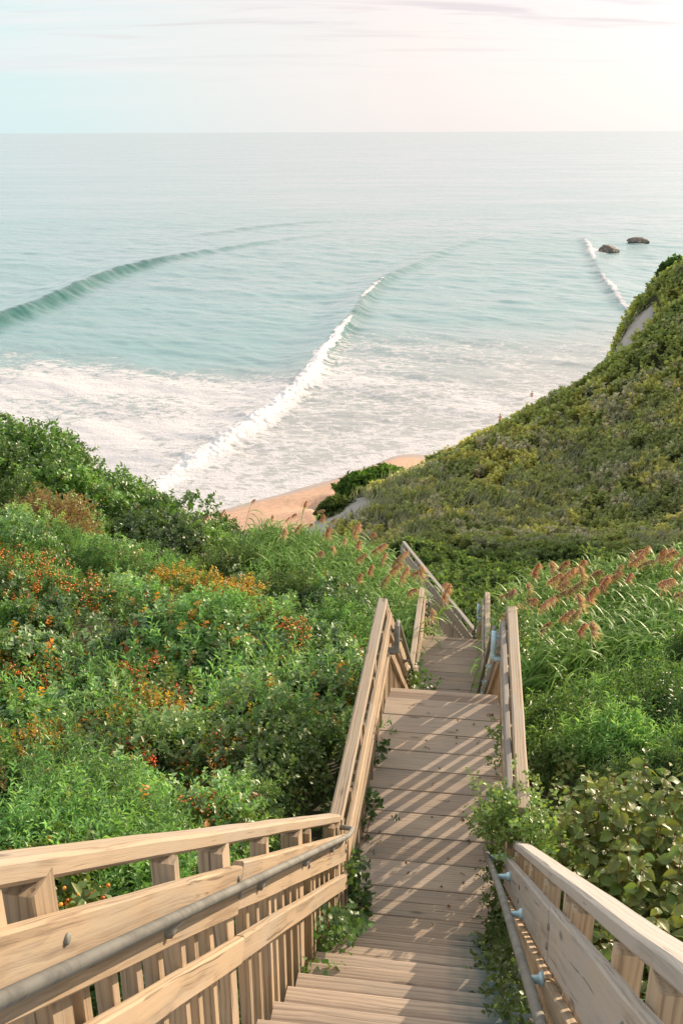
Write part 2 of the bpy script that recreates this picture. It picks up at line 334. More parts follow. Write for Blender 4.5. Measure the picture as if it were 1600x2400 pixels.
def ground(x, y):
    z = samp(ZC, x, y); h = samp(ZH, x, y); c, zc = corridor(x, y)
    z = z-0.25-0.85*np.clip(h, 0, 1)
    z = z+(fbm(x, y, 3.5, 2, 4)-0.5)*0.35*np.clip(h*3, 0, 1)
    return np.minimum(z, np.where(c < 3.5, zc-0.9+np.clip(c-0.7, 0, 9)*1.2, 1e9))

# ground sheet (polar so that it is fine near the camera)
def polar_sheet(az, ds):
    a, d = np.meshgrid(np.radians(az), ds, indexing='ij'); x = np.sin(a)*d; y = np.cos(a)*d
    n, m = a.shape; i = np.arange(n*m).reshape(n, m)
    Fq = np.stack([i[:-1, :-1], i[1:, :-1], i[1:, 1:], i[:-1, 1:]], -1).reshape(-1, 4)
    return x, y, Fq
az = np.linspace(-75, 75, 420); ds = np.geomspace(0.7, 175, 420)
x, y, Fq = polar_sheet(az, ds); z = ground(x, y)
gm = npmesh('hillside_ground', np.stack([x, y, z], -1).reshape(-1, 3), Fq, smooth=True)
fattr(gm, 'veg', samp(ZH, x, y).ravel())
m, t = newmat('bluff_ground'); tc = t.add('ShaderNodeNewGeometry').outputs['Position']
pz = t.add('ShaderNodeSeparateXYZ', {0: tc}).outputs['Z']
n1 = t.noise(tc, 0.5, 6, 0.6); n2 = t.noise(tc, 7.0, 5, 0.65); n3 = t.noise(tc, 1.6, 6, 0.7)
sand = t.mix(t.smooth(t.math('ADD', t.math('MULTIPLY', n2, .4), t.math('MULTIPLY', n3, .6)), .38, .62), (0.46, 0.29, 0.19), (0.66, 0.41, 0.27))
wet = t.smooth(t.math('ADD', pz, t.math('MULTIPLY', t.noise(tc, 0.25, 3), 0.5)), 0.75, 0.35)
sand = t.mix(wet, sand, (0.42, 0.33, 0.27))
clay = t.mix(n1, (0.30, 0.285, 0.27), (0.44, 0.40, 0.36))
soil = t.mix(n2, (0.035, 0.045, 0.018), (0.09, 0.085, 0.04))
vg = t.add('ShaderNodeAttribute', attribute_name='veg').outputs['Fac']
c = t.mix(t.smooth(pz, 2.2, 3.4), sand, clay)
c = t.mix(t.smooth(t.math('ADD', vg, t.math('MULTIPLY_ADD', n1, 0.4, -0.2)), 0.22, 0.42), c, soil)
bmp = t.add('ShaderNodeBump', {'Height': t.math('ADD', n1, t.math('MULTIPLY', n2, 0.3)), 'Strength': 0.5, 'Distance': 0.15})
p = t.add('ShaderNodeBsdfPrincipled', {'Base Color': c, 'Roughness': t.math('MULTIPLY_ADD', wet, -0.55, 0.92), 'Normal': bmp.outputs[0]})
finish(t, p.outputs[0])
tag(link('ground', gm, m), kind='structure')

# ================================================================ SEA
def polyw(pts): return np.array([sea_pt(u, v) for u, v in pts])
def dpoly(x, y, P, vals=None):
    """signed distance (positive = seaward/left of travel), param value along polyline"""
    best = np.full(x.shape, 1e9); sg = np.zeros(x.shape); pv = np.zeros(x.shape); vals = vals if vals is not None else np.arange(len(P))
    for k in range(len(P)-1):
        ax, ay = P[k]; dx, dy = P[k+1]-P[k]; L2 = dx*dx+dy*dy
        q = ((x-ax)*dx+(y-ay)*dy)/L2; qc = np.clip(q, 0, 1); ex = x-ax-qc*dx; ey = y-ay-qc*dy; d = np.hypot(ex, ey)
        m = d < best; best = np.where(m, d, best); cr = dx*(y-ay)-dy*(x-ax)
        sg = np.where(m, np.where(cr > 0, 1., -1.), sg); pv = np.where(m, vals[k]+qc*(vals[k+1]-vals[k]), pv)
    return best*sg, pv
def resamp(P, n=60):
    P = np.array(P, float); s = np.r_[0, np.cumsum(np.hypot(*np.diff(P[:, :2], axis=0).T))]; q = np.linspace(0, s[-1], n)
    t_ = s; out = []
    for c_ in range(P.shape[1]):
        v_ = np.interp(q, t_, P[:, c_]); k = np.array([1, 2, 3, 2, 1])/9.; v2 = np.convolve(np.pad(v_, 2, mode='edge'), k, 'valid'); v2[0] = v_[0]; v2[-1] = v_[-1]; out.append(v2)
    return np.stack(out, -1)
# pixel polylines with (u, v, height, foam)
BRK = resamp([(250, 1215, .35, .8), (330, 1165, .6, 1), (430, 1098, .8, 1), (520, 1045, .9, 1), (600, 990, .95, 1), (660, 940, 1.0, 1), (705, 905, 1.05, 1), (745, 850, 1.15, 1), (775, 805, 1.2, 1), (805, 775, 1.25, .85), (822, 755, 1.3, .35), (838, 722, 1.3, .15), (850, 700, 1.25, .5), (870, 680, 1.2, .65), (892, 662, 1.1, .45), (930, 642, .95, .1), (960, 630, .8, .05), (1050, 585, .5, 0), (1200, 540, .2, 0)], 70)
SW = resamp([(-160, 818, 2.2, 0), (0, 756, 2.3, 0), (90, 720, 2.3, 0), (170, 684, 2.3, .06), (260, 646, 2.1, .05), (350, 618, 1.6, 0), (470, 592, .9, 0), (620, 568, .6, 0), (780, 545, .3, 0)], 50)
SW2 = resamp([(350, 560, 0, 0), (500, 545, .5, 0), (640, 528, .7, 0), (760, 518, .3, 0), (820, 514, 0, 0)], 20)
RW = resamp([(1372, 560, .3, .3), (1384, 578, .8, 1), (1390, 600, .8, 1), (1398, 622, .5, .25), (1408, 640, .5, .25), (1430, 668, .8, .9), (1445, 690, .8, 1), (1458, 712, .6, .5), (1490, 742, .5, .7), (1510, 775, .3, .5)], 40)
def wcoords(A_): return np.array([sea_pt(u, v) for u, v in A_[:, :2]])
BW, SWW, SW2W, RWW = wcoords(BRK), wcoords(SW), wcoords(SW2), wcoords(RW)
az = np.r_[np.linspace(-180, -32, 40)[:-1], np.linspace(-32, 32, 1000), np.linspace(32, 180, 40)[1:]]
ds = np.r_[np.geomspace(60, 480, 800), np.geomspace(480, 1700, 300)[1:], np.geomspace(1700, 60000, 110)[1:]]
x, y, Fq = polar_sheet(az, ds); dist = np.hypot(x, y); z = np.zeros_like(x); foam = np.zeros_like(x)
near = (dist < 1650) & (np.abs(np.degrees(np.arctan2(x, y))) < 40)
def choppy(x, y):
    r = 0
    for k, (l, a, th) in enumerate([(9, .14, 62), (5.5, .07, 40), (3.4, .05, 85), (2.1, .03, 55), (14, .12, 70), (26, .10, 78)]):
        th = R(th); u_ = x*math.cos(th)+y*math.sin(th); v_ = -x*math.sin(th)+y*math.cos(th)
        r = r+a*(2*fbm(u_, v_*0.35, l*.6, k, 2)-1)*1.4
    return r*1.5
zz_ = choppy(x[near], y[near])*ss(dist[near], 70, 130)*(.35+.65*ss(-dist[near], -600, -250))*ss(-dist[near], -1600, -700)
xn, yn = x[near], y[near]; jag = (fbm(xn, yn, 6, 1, 3)-.5)*2.2
fo = np.zeros_like(zz_); fc = np.zeros_like(zz_); face = np.zeros_like(x)
for Pw, Pp, wid, f0 in ((BW, BRK, 1.0, 1), (SWW, SW, 1.4, 0), (SW2W, SW2, 2.0, 0), (RWW, RW, 1.0, 1)):
    d_, pv = dpoly(xn, yn, Pw); idx = np.clip(pv, 0, len(Pp)-1); hh = np.interp(idx, np.arange(len(Pp)), Pp[:, 2]); ff = np.interp(idx, np.arange(len(Pp)), Pp[:, 3])
    endf = np.minimum(ss(pv, 0, 3), ss(len(Pp)-1-pv, 0, 3)) if f0 == 0 else ss(len(Pp)-1-pv, 0, 3)
    dd = d_+jag*.45
    if Pw is RWW: dd = -dd if False else dd
    sea_side = dd > 0
    prof = np.where(sea_side, np.exp(-(dd/(5.5*wid))**2), np.exp(-(dd/(2.1*wid))**2))
    zz_ = zz_+hh*prof*endf
    fc = np.maximum(fc, np.clip(hh/1.6, 0, 1)*endf*ss(dd, -5.5*wid, -1.2*wid)*ss(-dd, -.9, .4)*(.75+.5*fbm(xn, yn, 3, 2, 3)))
    if f0 or True:
        ragged = fbm(xn, yn, 1.6, 4, 4)
        crest = ff*ss(-np.abs(dd+0.3), -(1.1+2.3*ff*np.clip((200-dist[near])/90, 0.12, 1))*(0.15+1.6*ragged), -0.2)*(.55+.9*fbm(xn, yn, 3.0, 3, 2))
        zz_ = zz_+crest*((fbm(xn, yn, 1.5, 6, 4)-.30)*.55+(vn(xn, yn, .45, 2)-.4)*.3)*(hh > .3)
        fo = np.maximum(fo, crest*1.25); fo = np.maximum(fo, .66*ff*(f0 > 0)*np.exp(-((dd+2.0)/2.2)**2)*np.clip((230-dist[near])/80, .3, 1))
    if Pw is BW: brk_d, brk_p = d_, pv
# foam fields: white water behind the breaker, thinner streaks in front
Ptop = polyw([(-260, 770), (0, 778), (120, 790), (250, 805), (400, 822), (560, 838), (745, 846)])
dt_, _ = dpoly(xn, yn, Ptop)
behind = (brk_d > -1)
zA = ss(-dt_+jag*3.5, -16, 32)*ss(brk_d, -1.5, 0.5)
zA = np.where(yn > 0, zA, 0)
patch = ss(fbm(xn+30, yn, 14, 2, 3), .36, .58)
fieldA = zA*(.575+.15*patch)
frontm = ss(-brk_d, 0, 2)*ss(325-dist[near], 0, 190)
fieldB = frontm*(.45+.20*fbm(xn, yn, 20, 5, 3))
swash = ss(-np.abs(samp(ZC, xn, yn)-(-.15)), -.9, -.05)
shoreD, _ = dpoly(xn, yn, np.array(SH)); 
fo = np.maximum.reduce([fo, fieldA, fieldB, .62*ss(-np.abs(shoreD), -7, -1)*ss(brk_d*-1, 0, 1)])
for (u, v, dx_, rr_) in ((1428, 594, -4.5, 4.0), (1400, 596, -1, 3.0), (1495, 573, 0, 4.5)):
    _x, _y = sea_pt(u, v); fo = np.maximum(fo, (.95 if dx_ else .6)*np.exp(-(((xn-_x-dx_)/rr_)**2+((yn-_y)/(rr_*2.2))**2))*(.6+.8*fbm(xn, yn, 2.0, 3, 3)))
fo = np.clip(fo, 0, 1.25)
z[near] = zz_; foam[near] = fo; face[near] = np.clip(fc, 0, 1)
# lie down to nothing at the beach
bz = samp(ZC, x, y); shf = ss(-bz, -0.1, 2.2); z = z*np.where(dist < 200, np.maximum(shf, .12), 1)
wm = npmesh('sea', np.stack([x, y, z], -1).reshape(-1, 3), Fq, smooth=True); fattr(wm, 'foam', foam.ravel()); fattr(wm, 'face', face.ravel())
m, t = newmat('sea_water'); pos = t.add('ShaderNodeNewGeometry').outputs['Position']
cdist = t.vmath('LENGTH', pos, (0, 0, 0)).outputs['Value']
fo_ = t.add('ShaderNodeAttribute', attribute_name='foam').outputs['Fac']
fa = t.noise(t.mapping(pos, (0.50, 0.72, 0.6), (0, 0, R(12))), 1.0, 9, 0.68, 0.7)
fb = t.noise(t.mapping(pos, (0.11, 0.2, 0.2), (0, 0, R(20))), 1.0, 5, 0.6, 0.8)
vr = t.add('ShaderNodeTexVoronoi', {'Vector': t.vmath('ADD', t.mapping(pos, (.42, .62, .5), (0, 0, R(10))), t.vmath('MULTIPLY', t.noise(pos, .55, 4, .6, 0, 1), (1.6, 1.6, 1.6)).outputs[0]).outputs[0], 'Scale': 1.0}, feature='DISTANCE_TO_EDGE').outputs['Distance']
lace = t.math('SUBTRACT', 0.16, t.math('MULTIPLY', vr, 0.62))
nz = t.math('ADD', t.math('ADD', t.math('MULTIPLY', fa, 0.75), t.math('MULTIPLY', fb, 0.25)), t.math('MULTIPLY', lace, 0.6))
thr = t.math('SUBTRACT', t.math('ADD', nz, fo_), 1.0)
fm = t.smooth(thr, -0.03, 0.17)
fm = t.math('MULTIPLY', fm, t.smooth(fo_, 0.05, 0.3))
deep = t.noise(t.mapping(pos, (0.012, 0.03, 0.03)), 1.0, 4, 0.6)
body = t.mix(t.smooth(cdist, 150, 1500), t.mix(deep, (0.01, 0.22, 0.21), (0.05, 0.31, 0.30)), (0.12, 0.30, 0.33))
shal = t.smooth(fo_, 0.25, 0.6)
body = t.mix(t.math('MULTIPLY', shal, 0.55), body, (0.15, 0.22, 0.185))
px = t.add('ShaderNodeSeparateXYZ', {0: pos})
sandy = t.smooth(t.math('SUBTRACT', t.math('MULTIPLY', px.outputs['X'], 0.55), px.outputs['Y']), -195, -125)
body = t.mix(t.math('MULTIPLY', sandy, 0.75), body, (0.30, 0.27, 0.22))
body = t.mix(t.add('ShaderNodeAttribute', attribute_name='face').outputs['Fac'], body, (0.010, 0.115, 0.095))   # clear green water in the wall of a wave
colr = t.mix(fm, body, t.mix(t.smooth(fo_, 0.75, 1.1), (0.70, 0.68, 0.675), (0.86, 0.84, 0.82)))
w1 = t.noise(t.mapping(pos, (0.22, 0.75, 0.75), (0, 0, R(14))), 1.0, 6, 0.62, 0.3)
w2 = t.noise(t.mapping(pos, (0.028, 0.11, 0.1), (0, 0, R(8))), 1.0, 6, 0.66, 0.3)
w4 = t.noise(t.mapping(pos, (0.004, 0.016, 0.02), (0, 0, R(6))), 1.0, 8, 0.72, 0.4)
w3 = t.noise(t.mapping(pos, (1.3, 2.6, 2)), 1.0, 4, 0.6)
hgt = t.math('ADD', t.math('MULTIPLY', w1, 0.9), t.math('ADD', t.math('MULTIPLY', w2, t.math('MULTIPLY_ADD', t.smooth(cdist, 150, 700), -1.7, 2.6)), t.math('ADD', t.math('MULTIPLY', w3, 0.16), t.math('MULTIPLY', w4, t.math('MULTIPLY', t.smooth(cdist, 250, 1500), 14.0)))))
b1 = t.add('ShaderNodeBump', {'Height': hgt, 'Strength': t.math('MULTIPLY_ADD', t.smooth(cdist, 100, 6000), -0.22, 0.33), 'Distance': 0.8})
b2 = t.add('ShaderNodeBump', {'Height': t.math('MULTIPLY', fm, t.noise(pos, 2.2, 6, 0.7)), 'Strength': 0.6, 'Distance': 0.5, 'Normal': b1.outputs[0]})
fr = t.math('MINIMUM', t.math('ADD', 0.0, t.math('ADD', t.math('MULTIPLY', t.add('ShaderNodeFresnel', {'IOR': 1.33}).outputs[0], .80), t.math('MULTIPLY', t.add('ShaderNodeFresnel', {'IOR': 1.33, 'Normal': b1.outputs[0]}).outputs[0], .45))), .72)
dif = t.add('ShaderNodeBsdfDiffuse', {'Color': colr, 'Normal': b2.outputs[0]})
broad = t.add('ShaderNodeBsdfGlossy', {'Color': (1, 1, 1, 1), 'Roughness': 0.62})
sharp = t.add('ShaderNodeBsdfGlossy', {'Color': (.93, .93, .93, 1), 'Roughness': 0.18, 'Normal': b1.outputs[0]})
nf = t.math('SUBTRACT', 1.0, t.math('MULTIPLY', fm, 0.9))
base_ = t.add('ShaderNodeMixShader', {0: t.math('MULTIPLY', nf, t.math('MULTIPLY_ADD', t.add('ShaderNodeAttribute', attribute_name='face').outputs['Fac'], -0.25, 0.26)), 1: dif.outputs[0], 2: broad.outputs[0]})
pat = t.smooth(t.math('ADD', t.math('MULTIPLY', w4, .6), t.math('MULTIPLY', t.noise(t.mapping(pos, (.02, .09, .1), (0, 0, R(10))), 1.0, 6, .7, .3), .4)), .38, .62)
fr = t.math('MULTIPLY', fr, t.math('MULTIPLY_ADD', pat, 0.34, 0.80))
full = t.add('ShaderNodeMixShader', {0: t.math('MULTIPLY', nf, fr), 1: base_.outputs[0], 2: sharp.outputs[0]})
finish(t, full.outputs[0])
tag(link('sea', wm, m), kind='structure')

# ================================================================ TIMBER
def board_mesh(L, w, h, ch=0.006, seg=None, wob=0.002, seed=0):
    """along +X from 0..L, width w (Y), height h (Z), centred on Y and Z, chamfered"""
    rg = random.Random(seed*7919+int(L*1000)); seg = seg or max(1, int(L/0.35))
    pr = [(-w/2+ch, -h/2), (w/2-ch, -h/2), (w/2, -h/2+ch), (w/2, h/2-ch), (w/2-ch, h/2), (-w/2+ch, h/2), (-w/2, h/2-ch), (-w/2, -h/2+ch)]
    V = []; Fs = []
    for i in range(seg+1):
        oy, oz = (rg.uniform(-wob, wob), rg.uniform(-wob, wob))
        for q in pr: V.append((L*i/seg, q[0]+oy+rg.uniform(-wob, wob)*.4, q[1]+oz+rg.uniform(-wob, wob)*.4))
    n = 8
    for i in range(seg):
        for k in range(n): Fs.append((i*n+k, i*n+(k+1) % n, (i+1)*n+(k+1) % n, (i+1)*n+k))
    me = bpy.data.meshes.new('board'); me.from_pydata(V, [], [f[::-1] for f in Fs]+[tuple(range(n)), tuple(reversed(range(seg*n, seg*n+n)))]); me.update(); return me
def axes(P0, P1, up):
    X = (P1-P0).normalized(); Y = up.cross(X).normalized(); Z = X.cross(Y)
    M = Matrix((X, Y, Z)).transposed().to_4x4(); M.translation = P0; return M
_bc = {}
def board(name, P0, P1, w, h, mat, parent, up=Vector((0, 0, 1)), ch=0.006, wob=0.002, seed=None, seg=None):
    L = round((P1-P0).length, 2); var = seed if seed is not None else random.randint(0, 3)
    key = (L, w, h, mat.name, var, ch, wob, seg)
    if key not in _bc:
        me = board_mesh((P1-P0).length, w, h, ch, seg, wob, var); me.materials.append(mat); _bc[key] = me
    return link(name, _bc[key], None, parent, axes(P0, P1, up))
def tube_mesh(pts, r, n=10, caps=True):
    pts = [Vector(p) for p in pts]; V = []; Fs = []; prev = None
    for i, p in enumerate(pts):
        d = (pts[min(i+1, len(pts)-1)]-pts[max(i-1, 0)]).normalized()
        if prev is None: a = d.orthogonal().normalized()
        else: a = (prev-d*prev.dot(d)).normalized()
        prev = a; b = d.cross(a); rr = r[i] if isinstance(r, (list, tuple)) else r
        for k in range(n): th = 2*math.pi*k/n; V.append(tuple(p+a*math.cos(th)*rr+b*math.sin(th)*rr))
    for i in range(len(pts)-1):
        for k in range(n): Fs.append((i*n+k, i*n+(k+1) % n, (i+1)*n+(k+1) % n, (i+1)*n+k))
    if caps: Fs += [tuple(reversed(range(n))), tuple(range((len(pts)-1)*n, len(pts)*n))]
    me = bpy.data.meshes.new('tube'); me.from_pydata(V, [], Fs); me.update()
    me.polygons.foreach_set('use_smooth', np.ones(len(me.polygons), bool)); return me
def roundpath(pts, r=0.05, k=5):
    pts = [Vector(p) for p in pts]; out = [pts[0]]
    for i in range(1, len(pts)-1):
        a, b, c = pts[i-1], pts[i], pts[i+1]; ra = min(r, (a-b).length*.45, (c-b).length*.45)
        p, q = b+(a-b).normalized()*ra, b+(c-b).normalized()*ra
        for j in range(k+1): s = j/k; out.append(p*(1-s)**2+b*2*s*(1-s)+q*s*s)
    return out+[pts[-1]]

def railing(label, P0, P1, n, cat_group, mid_mat=M_WARM, cap_mat=M_CAP, bal=True, bw=0.042, midh=0.19, midz=.832, bal_mat=M_WARM, step=0.128, post_step=1.25, pipe=None, ext=True, flip=1, posts_at=None):
    """P0,P1: foot line at the rail; n: unit vector towards the walkway"""
    e = empty('stair_railing', P0, label, 'railing', cat_group); up = Vector((0, 0, 1)); D = P1-P0; L = D.length; d = D/L; hl = math.hypot(D.x, D.y); cs = hl/L
    def pt(k, off, h): return P0+D*k+n*off+up*h
    cap = board('top_rail', pt(0, 0, 1.042), pt(1, 0, 1.042), 0.090, 0.052, cap_mat, e, ch=0.010, wob=0.0016)
    nseg = 2 if L > 2.8 else 1                                    # the middle board is butt-jointed
    for j in range(nseg):
        a, b = j/nseg, (j+1)/nseg
        g = 0.0015
        board('middle_board', pt(a+g, 0.068, 0.815), pt(b-g, 0.068, midz), 0.04, midh, mid_mat, e, wob=0.002)
        bb = board('lower_board', pt(a+g, 0.066, 0.5425), pt(b-g, 0.066, 0.5425), 0.038, 0.092, bal_mat, e, wob=0.003)
    npost = max(1, round(hl/post_step)); pk = [i/npost for i in range(npost+1)]; pk[0] = 0.055/hl; pk[-1] = 1-0.055/hl
    Xv = Vector((D.x, D.y, 0)).normalized()
    for k in pk:
        b0 = pt(k, 0, -0.9); b1 = pt(k, 0, 1.008)
        board('post', b0, b1, 0.089, 0.089, bal_mat, e, up=Xv, ch=0.005, wob=0.002, seed=random.randint(0, 2))
    if bal:
        nb = int(hl/step); c = 0
        for i in range(1, nb):
            k = i/nb
            if min(abs(k-q) for q in pk)*hl < 0.085: continue
            c += 1; tall = ext and c % 5 == 2
            board('baluster', pt(k, 0.022, -0.28), pt(k, 0.022, 0.997 if tall else 0.845), bw if not tall else .07, 0.040, bal_mat, e, up=Xv, ch=0.003, wob=0.0012, seed=random.randint(0, 3), seg=2)
    return e
def bolts(parent, M_, P0, P1, n, hs, ks):
    D = P1-P0
    for k in ks:
        for h in hs:
            p = P0+D*k+n*.0895+Vector((0, 0, h)); link('bolt', tube_mesh([p-n*.002, p+n*.004, p+n*.007], [.013, .013, .008], 8), M_, parent)
def handrail(parent, pts, brackets, mat=M_PIPE, bmat=M_PIPE, r=0.021):
    h = link('handrail', tube_mesh(roundpath(pts, 0.07), r, 12), mat, parent)
    for a, b in brackets:
        a, b = Vector(a), Vector(b)
        link('bracket', tube_mesh([a, a.lerp(b, .7), a.lerp(b, .72), b], [0.013, 0.017, 0.024, 0.03], 10), bmat, h)
    return h
G = 'railings along the timber stairway'
sn = A.s
def ft(t): return LD1+SLOPE*(T1a-t)
TJ = T1a-0.03
TS = 0.25
# near flight railings (the left one flares outwards towards the top)
def FL(t, off, z): return A.P(t, SL-.03*(TJ-t)+off, z)
RL = railing('warm tan railing on the left of the nearest flight, from the bottom left corner', FL(TJ-.06, 0, ft(TJ-.06)+0.01), FL(TS, 0, ft(TS)+0.01), sn, G, bw=.046, midh=.165, step=.137)
def capz(t): return ft(t)+0.03+1.07
zq = lambda t, o: capz(t)-o
bolts(RL, M_PIPE, FL(TJ-.06, 0, ft(TJ-.06)+0.01), FL(TS, 0, ft(TS)+0.01), sn, (.80, .87), (.015, .255, .505, .755))
zp = lambda t: capz(t)-(.28-.12*(t-1.1)/3.7)
handrail(RL, [FL(.3, .125, zp(.3)), FL(4.72, .125, zp(4.72)), FL(4.86, .13, zp(4.80)), FL(4.86, .04, zp(4.80))],
         [(FL(t_, .125, zp(t_)-.01), FL(t_, .085, zp(t_)-.05)) for t_ in (.9, 1.9, 2.8, 3.6, 4.3)], r=.016)
RR = railing('railing with broad grey middle board on the right of the nearest flight', A.P(TJ+.25, SRR-.011, ft(TJ+.25)-0.09), A.P(TS, SRR-.011, ft(TS)-0.09), -sn, G, midh=.195, midz=.81, mid_mat=M_GREY, cap_mat=M_GREY)
bolts(RR, M_PIPE, A.P(TJ+.25, SRR-.011, ft(TJ+.25)-0.09), A.P(TS, SRR-.011, ft(TS)-0.09), -sn, (.77, .86), (.02, .25, .5, .75))
RP = [(.9, .34, -1.75), (2.37, .32, -2.71), (3.1, .30, -3.15), (4.2, .29, -3.88), (5.34, .25, -4.60)]
def rp(t): return [float(np.interp(t, [q[0] for q in RP], [q[k] for q in RP])) for k in (1, 2)]
handrail(RR, [A.P(*q) for q in RP], [(A.P(t_, rp(t_)[0], rp(t_)[1]), A.P(t_, .37, rp(t_)[1]+.01)) for t_ in (2.0, 2.75, 3.7, 4.6, 5.2)], bmat=M_BLUE, r=.0205)
# first landing
up = Vector((0, 0, 1))
RL1 = railing('railing on the left of the first landing, ending in a pointed peak', A.P(TJ, SL, LD1), A.P(T1b+.03, SL, LD1), sn, G, post_step=1.05)
RR1 = railing('pale upright-looking railing on the right of the first landing, against the green leaf thicket', A.P(TJ+.27, SRR, LD1), A.P(T1b+.03, SRR, LD1), -sn, G, mid_mat=M_GREY, post_step=1.0, step=.17, bw=.06)
# second flight
def flight_rails(t0, z0, t1, z1, lab_l, lab_r, pipes, z1stop=None):
    a = railing(lab_l, A.P(t0+.05, SL, z0-.04), A.P(t1-.02, SL, z1), sn, G, post_step=1.2)
    b = railing(lab_r, A.P(t0+.05, SRR, z0-.04), A.P(t1-.02, SRR, z1), -sn, G, mid_mat=M_GREY, post_step=1.2)
    for o, s_, n_, mt, bm in ((a, SL, 1, M_PIPE, M_PIPE), (b, SRR, -1, M_PIPE, M_BLUE)):
        sp = s_+n_*.15; sb = s_+n_*.09; S = (z0-z1)/(t1-t0); zl = lambda t: z0+.80-S*(t-t0)
        ts = t0-.10
        handrail(o, [A.P(ts, sb-n_*.05, z0+.60), A.P(ts, sp, z0+.60), A.P(ts, sp, z0+.60+.26), A.P(ts+.12, sp, z0+.84), A.P(t1-.1, sp, zl(t1-.1))],
                 [(A.P(t_, sp, zl(t_)-.02), A.P(t_, sb, zl(t_)-.04)) for t_ in np.linspace(t0+.6, t1-.5, 4)], mat=mt, bmat=bm)
        h2 = [c for c in o.children if c.name.startswith('handrail')][0]
        link('end_loop', tube_mesh(roundpath([A.P(ts, sp, z0+.86), A.P(ts, sp, z0+.63), A.P(ts-.02, sp, z0+.58), A.P(ts-.02, sb-n_*.05, z0+.58)], .06), .026, 12), M_BLUE if n_ < 0 else M_PIPE, h2)
        link('end_arm', tube_mesh([A.P(ts+.1, sp, z0+.75), A.P(ts+.1, sb-n_*.04, z0+.74)], .018, 10), bm, h2)
flight_rails(T1b, LD1, T2a, LD2, 'slatted railing on the left of the second flight, below the peak of the first landing', 'slatted railing on the right of the second flight, mostly hidden below the first landing', True)
railing('railing on the left of the second landing, half covered by reed leaves', A.P(T2a, SL, LD2), A.P(T2b, SL, LD2), sn, G, post_step=1.0)
railing('railing on the right of the second landing, standing before the reeds', A.P(T2a, SRR, LD2), A.P(T2b, SRR, LD2), -sn, G, mid_mat=M_GREY, post_step=1.0, step=.17, bw=.06)
flight_rails(T2b, LD2, T3a+.2, LD3, 'railing on the left of the third flight, dropping behind the second landing', 'railing on the right of the third flight, dropping behind the second landing', True)
# level walk turning left
railing('long grey railing running diagonally left down from the third flight towards the beach', B.P(0, 0, LD3), B.P(B_LEN, 0, LD3), -B.s, G, mid_mat=M_GREY, cap_mat=M_GREY, bal_mat=M_GREY)
railing('grey railing on the far left of the level walk, deep among the reeds', B.P(.5, -1.2, LD3), B.P(B_LEN, -1.2, LD3), B.s, G, mid_mat=M_GREY, cap_mat=M_GREY, bal_mat=M_GREY)
railing('small grey railing above the beach, its peak showing over the shrubs', D5.P(0, 0, LD5), D5.P(2.9, 0, LD5), -D5.s, G, mid_mat=M_GREY, cap_mat=M_GREY, bal_mat=M_GREY)
railing('small grey railing above the beach, nearer the reeds than its twin', D5.P(0, -1.2, LD5), D5.P(2.9, -1.2, LD5), D5.s, G, mid_mat=M_GREY, cap_mat=M_GREY, bal_mat=M_GREY)

def flight(label, Fm, q0, q1, t0, z0, t1, z1, mat=M_TREAD, group='flights of the timber stairway'):
    e = empty('stair_flight', Fm.P(t0, q0, z0), label, 'stairs', group); n = max(2, round((z0-z1)/0.198)); run = (t1-t0)/n; rise = (z0-z1)/n
    for i in range(1, n):
        t = t0+run*i; zz = z0-rise*i-0.02
        board('tread', Fm.P(t+run*.5-.012, q0-random.uniform(0, .012), zz+random.uniform(-.002, .002)), Fm.P(t+run*.5-.012, q1+random.uniform(0, .012), zz+random.uniform(-.004, .004)), run+.018, 0.038, mat, e, ch=.008, wob=.0025, seed=random.randint(0, 5))
    for q in (q0-.022, q1+.022):
        board('stringer', Fm.P(t0, q, z0-.20), Fm.P(t1, q, z1-.20), .04, .28, M_GREY, e, wob=.002)
    return e
def landing(label, Fm, q0, q1, t0, t1, z, pitch=.283, mat=M_DECK, group='landings of the timber stairway'):
    e = empty('stair_landing', Fm.P(t0, q0, z), label, 'landing', group); n = max(2, round((t1-t0)/pitch)); w_ = (t1-t0)/n
    for i in range(n):
        g = random.choice([.006, .008, .014]); tt = t0+w_*(i+.5)
        board('deck_board', Fm.P(tt+random.uniform(-.002, .002), q0-random.uniform(0, .02), z-.02+random.uniform(-.002, .002)), Fm.P(tt+random.uniform(-.003, .003), q1+random.uniform(0, .02), z-.02+random.uniform(-.002, .002)), w_-g, .04, mat, e, ch=.004, wob=.0015, seed=random.randint(0, 5))
    for q in (q0+.03, (q0+q1)/2, q1-.03): board('joist', Fm.P(t0+.02, q, z-.145), Fm.P(t1-.02, q, z-.145), .04, .2, M_GREY, e)
    board('fascia', Fm.P(t1+.023, q0, z-.12), Fm.P(t1+.023, q1, z-.12), .04, .2, M_GREY, e)
    return e
QL, QR = SL+.05, SRR-.05
t_ = T1a; 
flight('nearest flight of worn tan treads, blue-green shade painted on at the right edge', A, QL, QR, -1.0, ft(-1.0), T1a, LD1, mat=M_TREADS)
landing('first landing of broad planks striped with baluster shadows, in the middle of the photo', A, QL, QR, T1a+.01, T1b, LD1)
flight('second flight, hidden steeply below the far edge of the first landing', A, QL, QR, T1b, LD1, T2a, LD2)
landing('second landing of striped planks, smaller and farther down between the reeds', A, QL, QR, T2a+.01, T2b, LD2)
flight('third flight, dropping out of sight behind the second landing', A, QL, QR, T2b, LD2, T3a, LD3)
landing('low level walk of grey planks turning left beyond the second landing', B, -1.16, -.05, -.4, B_LEN, LD3)
landing('corner landing at the foot of the third flight', A, QL, QR+.2, T3a+.01, T3a+1.3, LD3-.006)
landing('tiny grey landing above the beach among the shrubs', D5, -1.16, -.05, 0, 2.9, LD5)
flight('last grey flight going down to the beach', D5, -1.16, -.05, 2.93, LD5, 9.5, LD5-5.0)
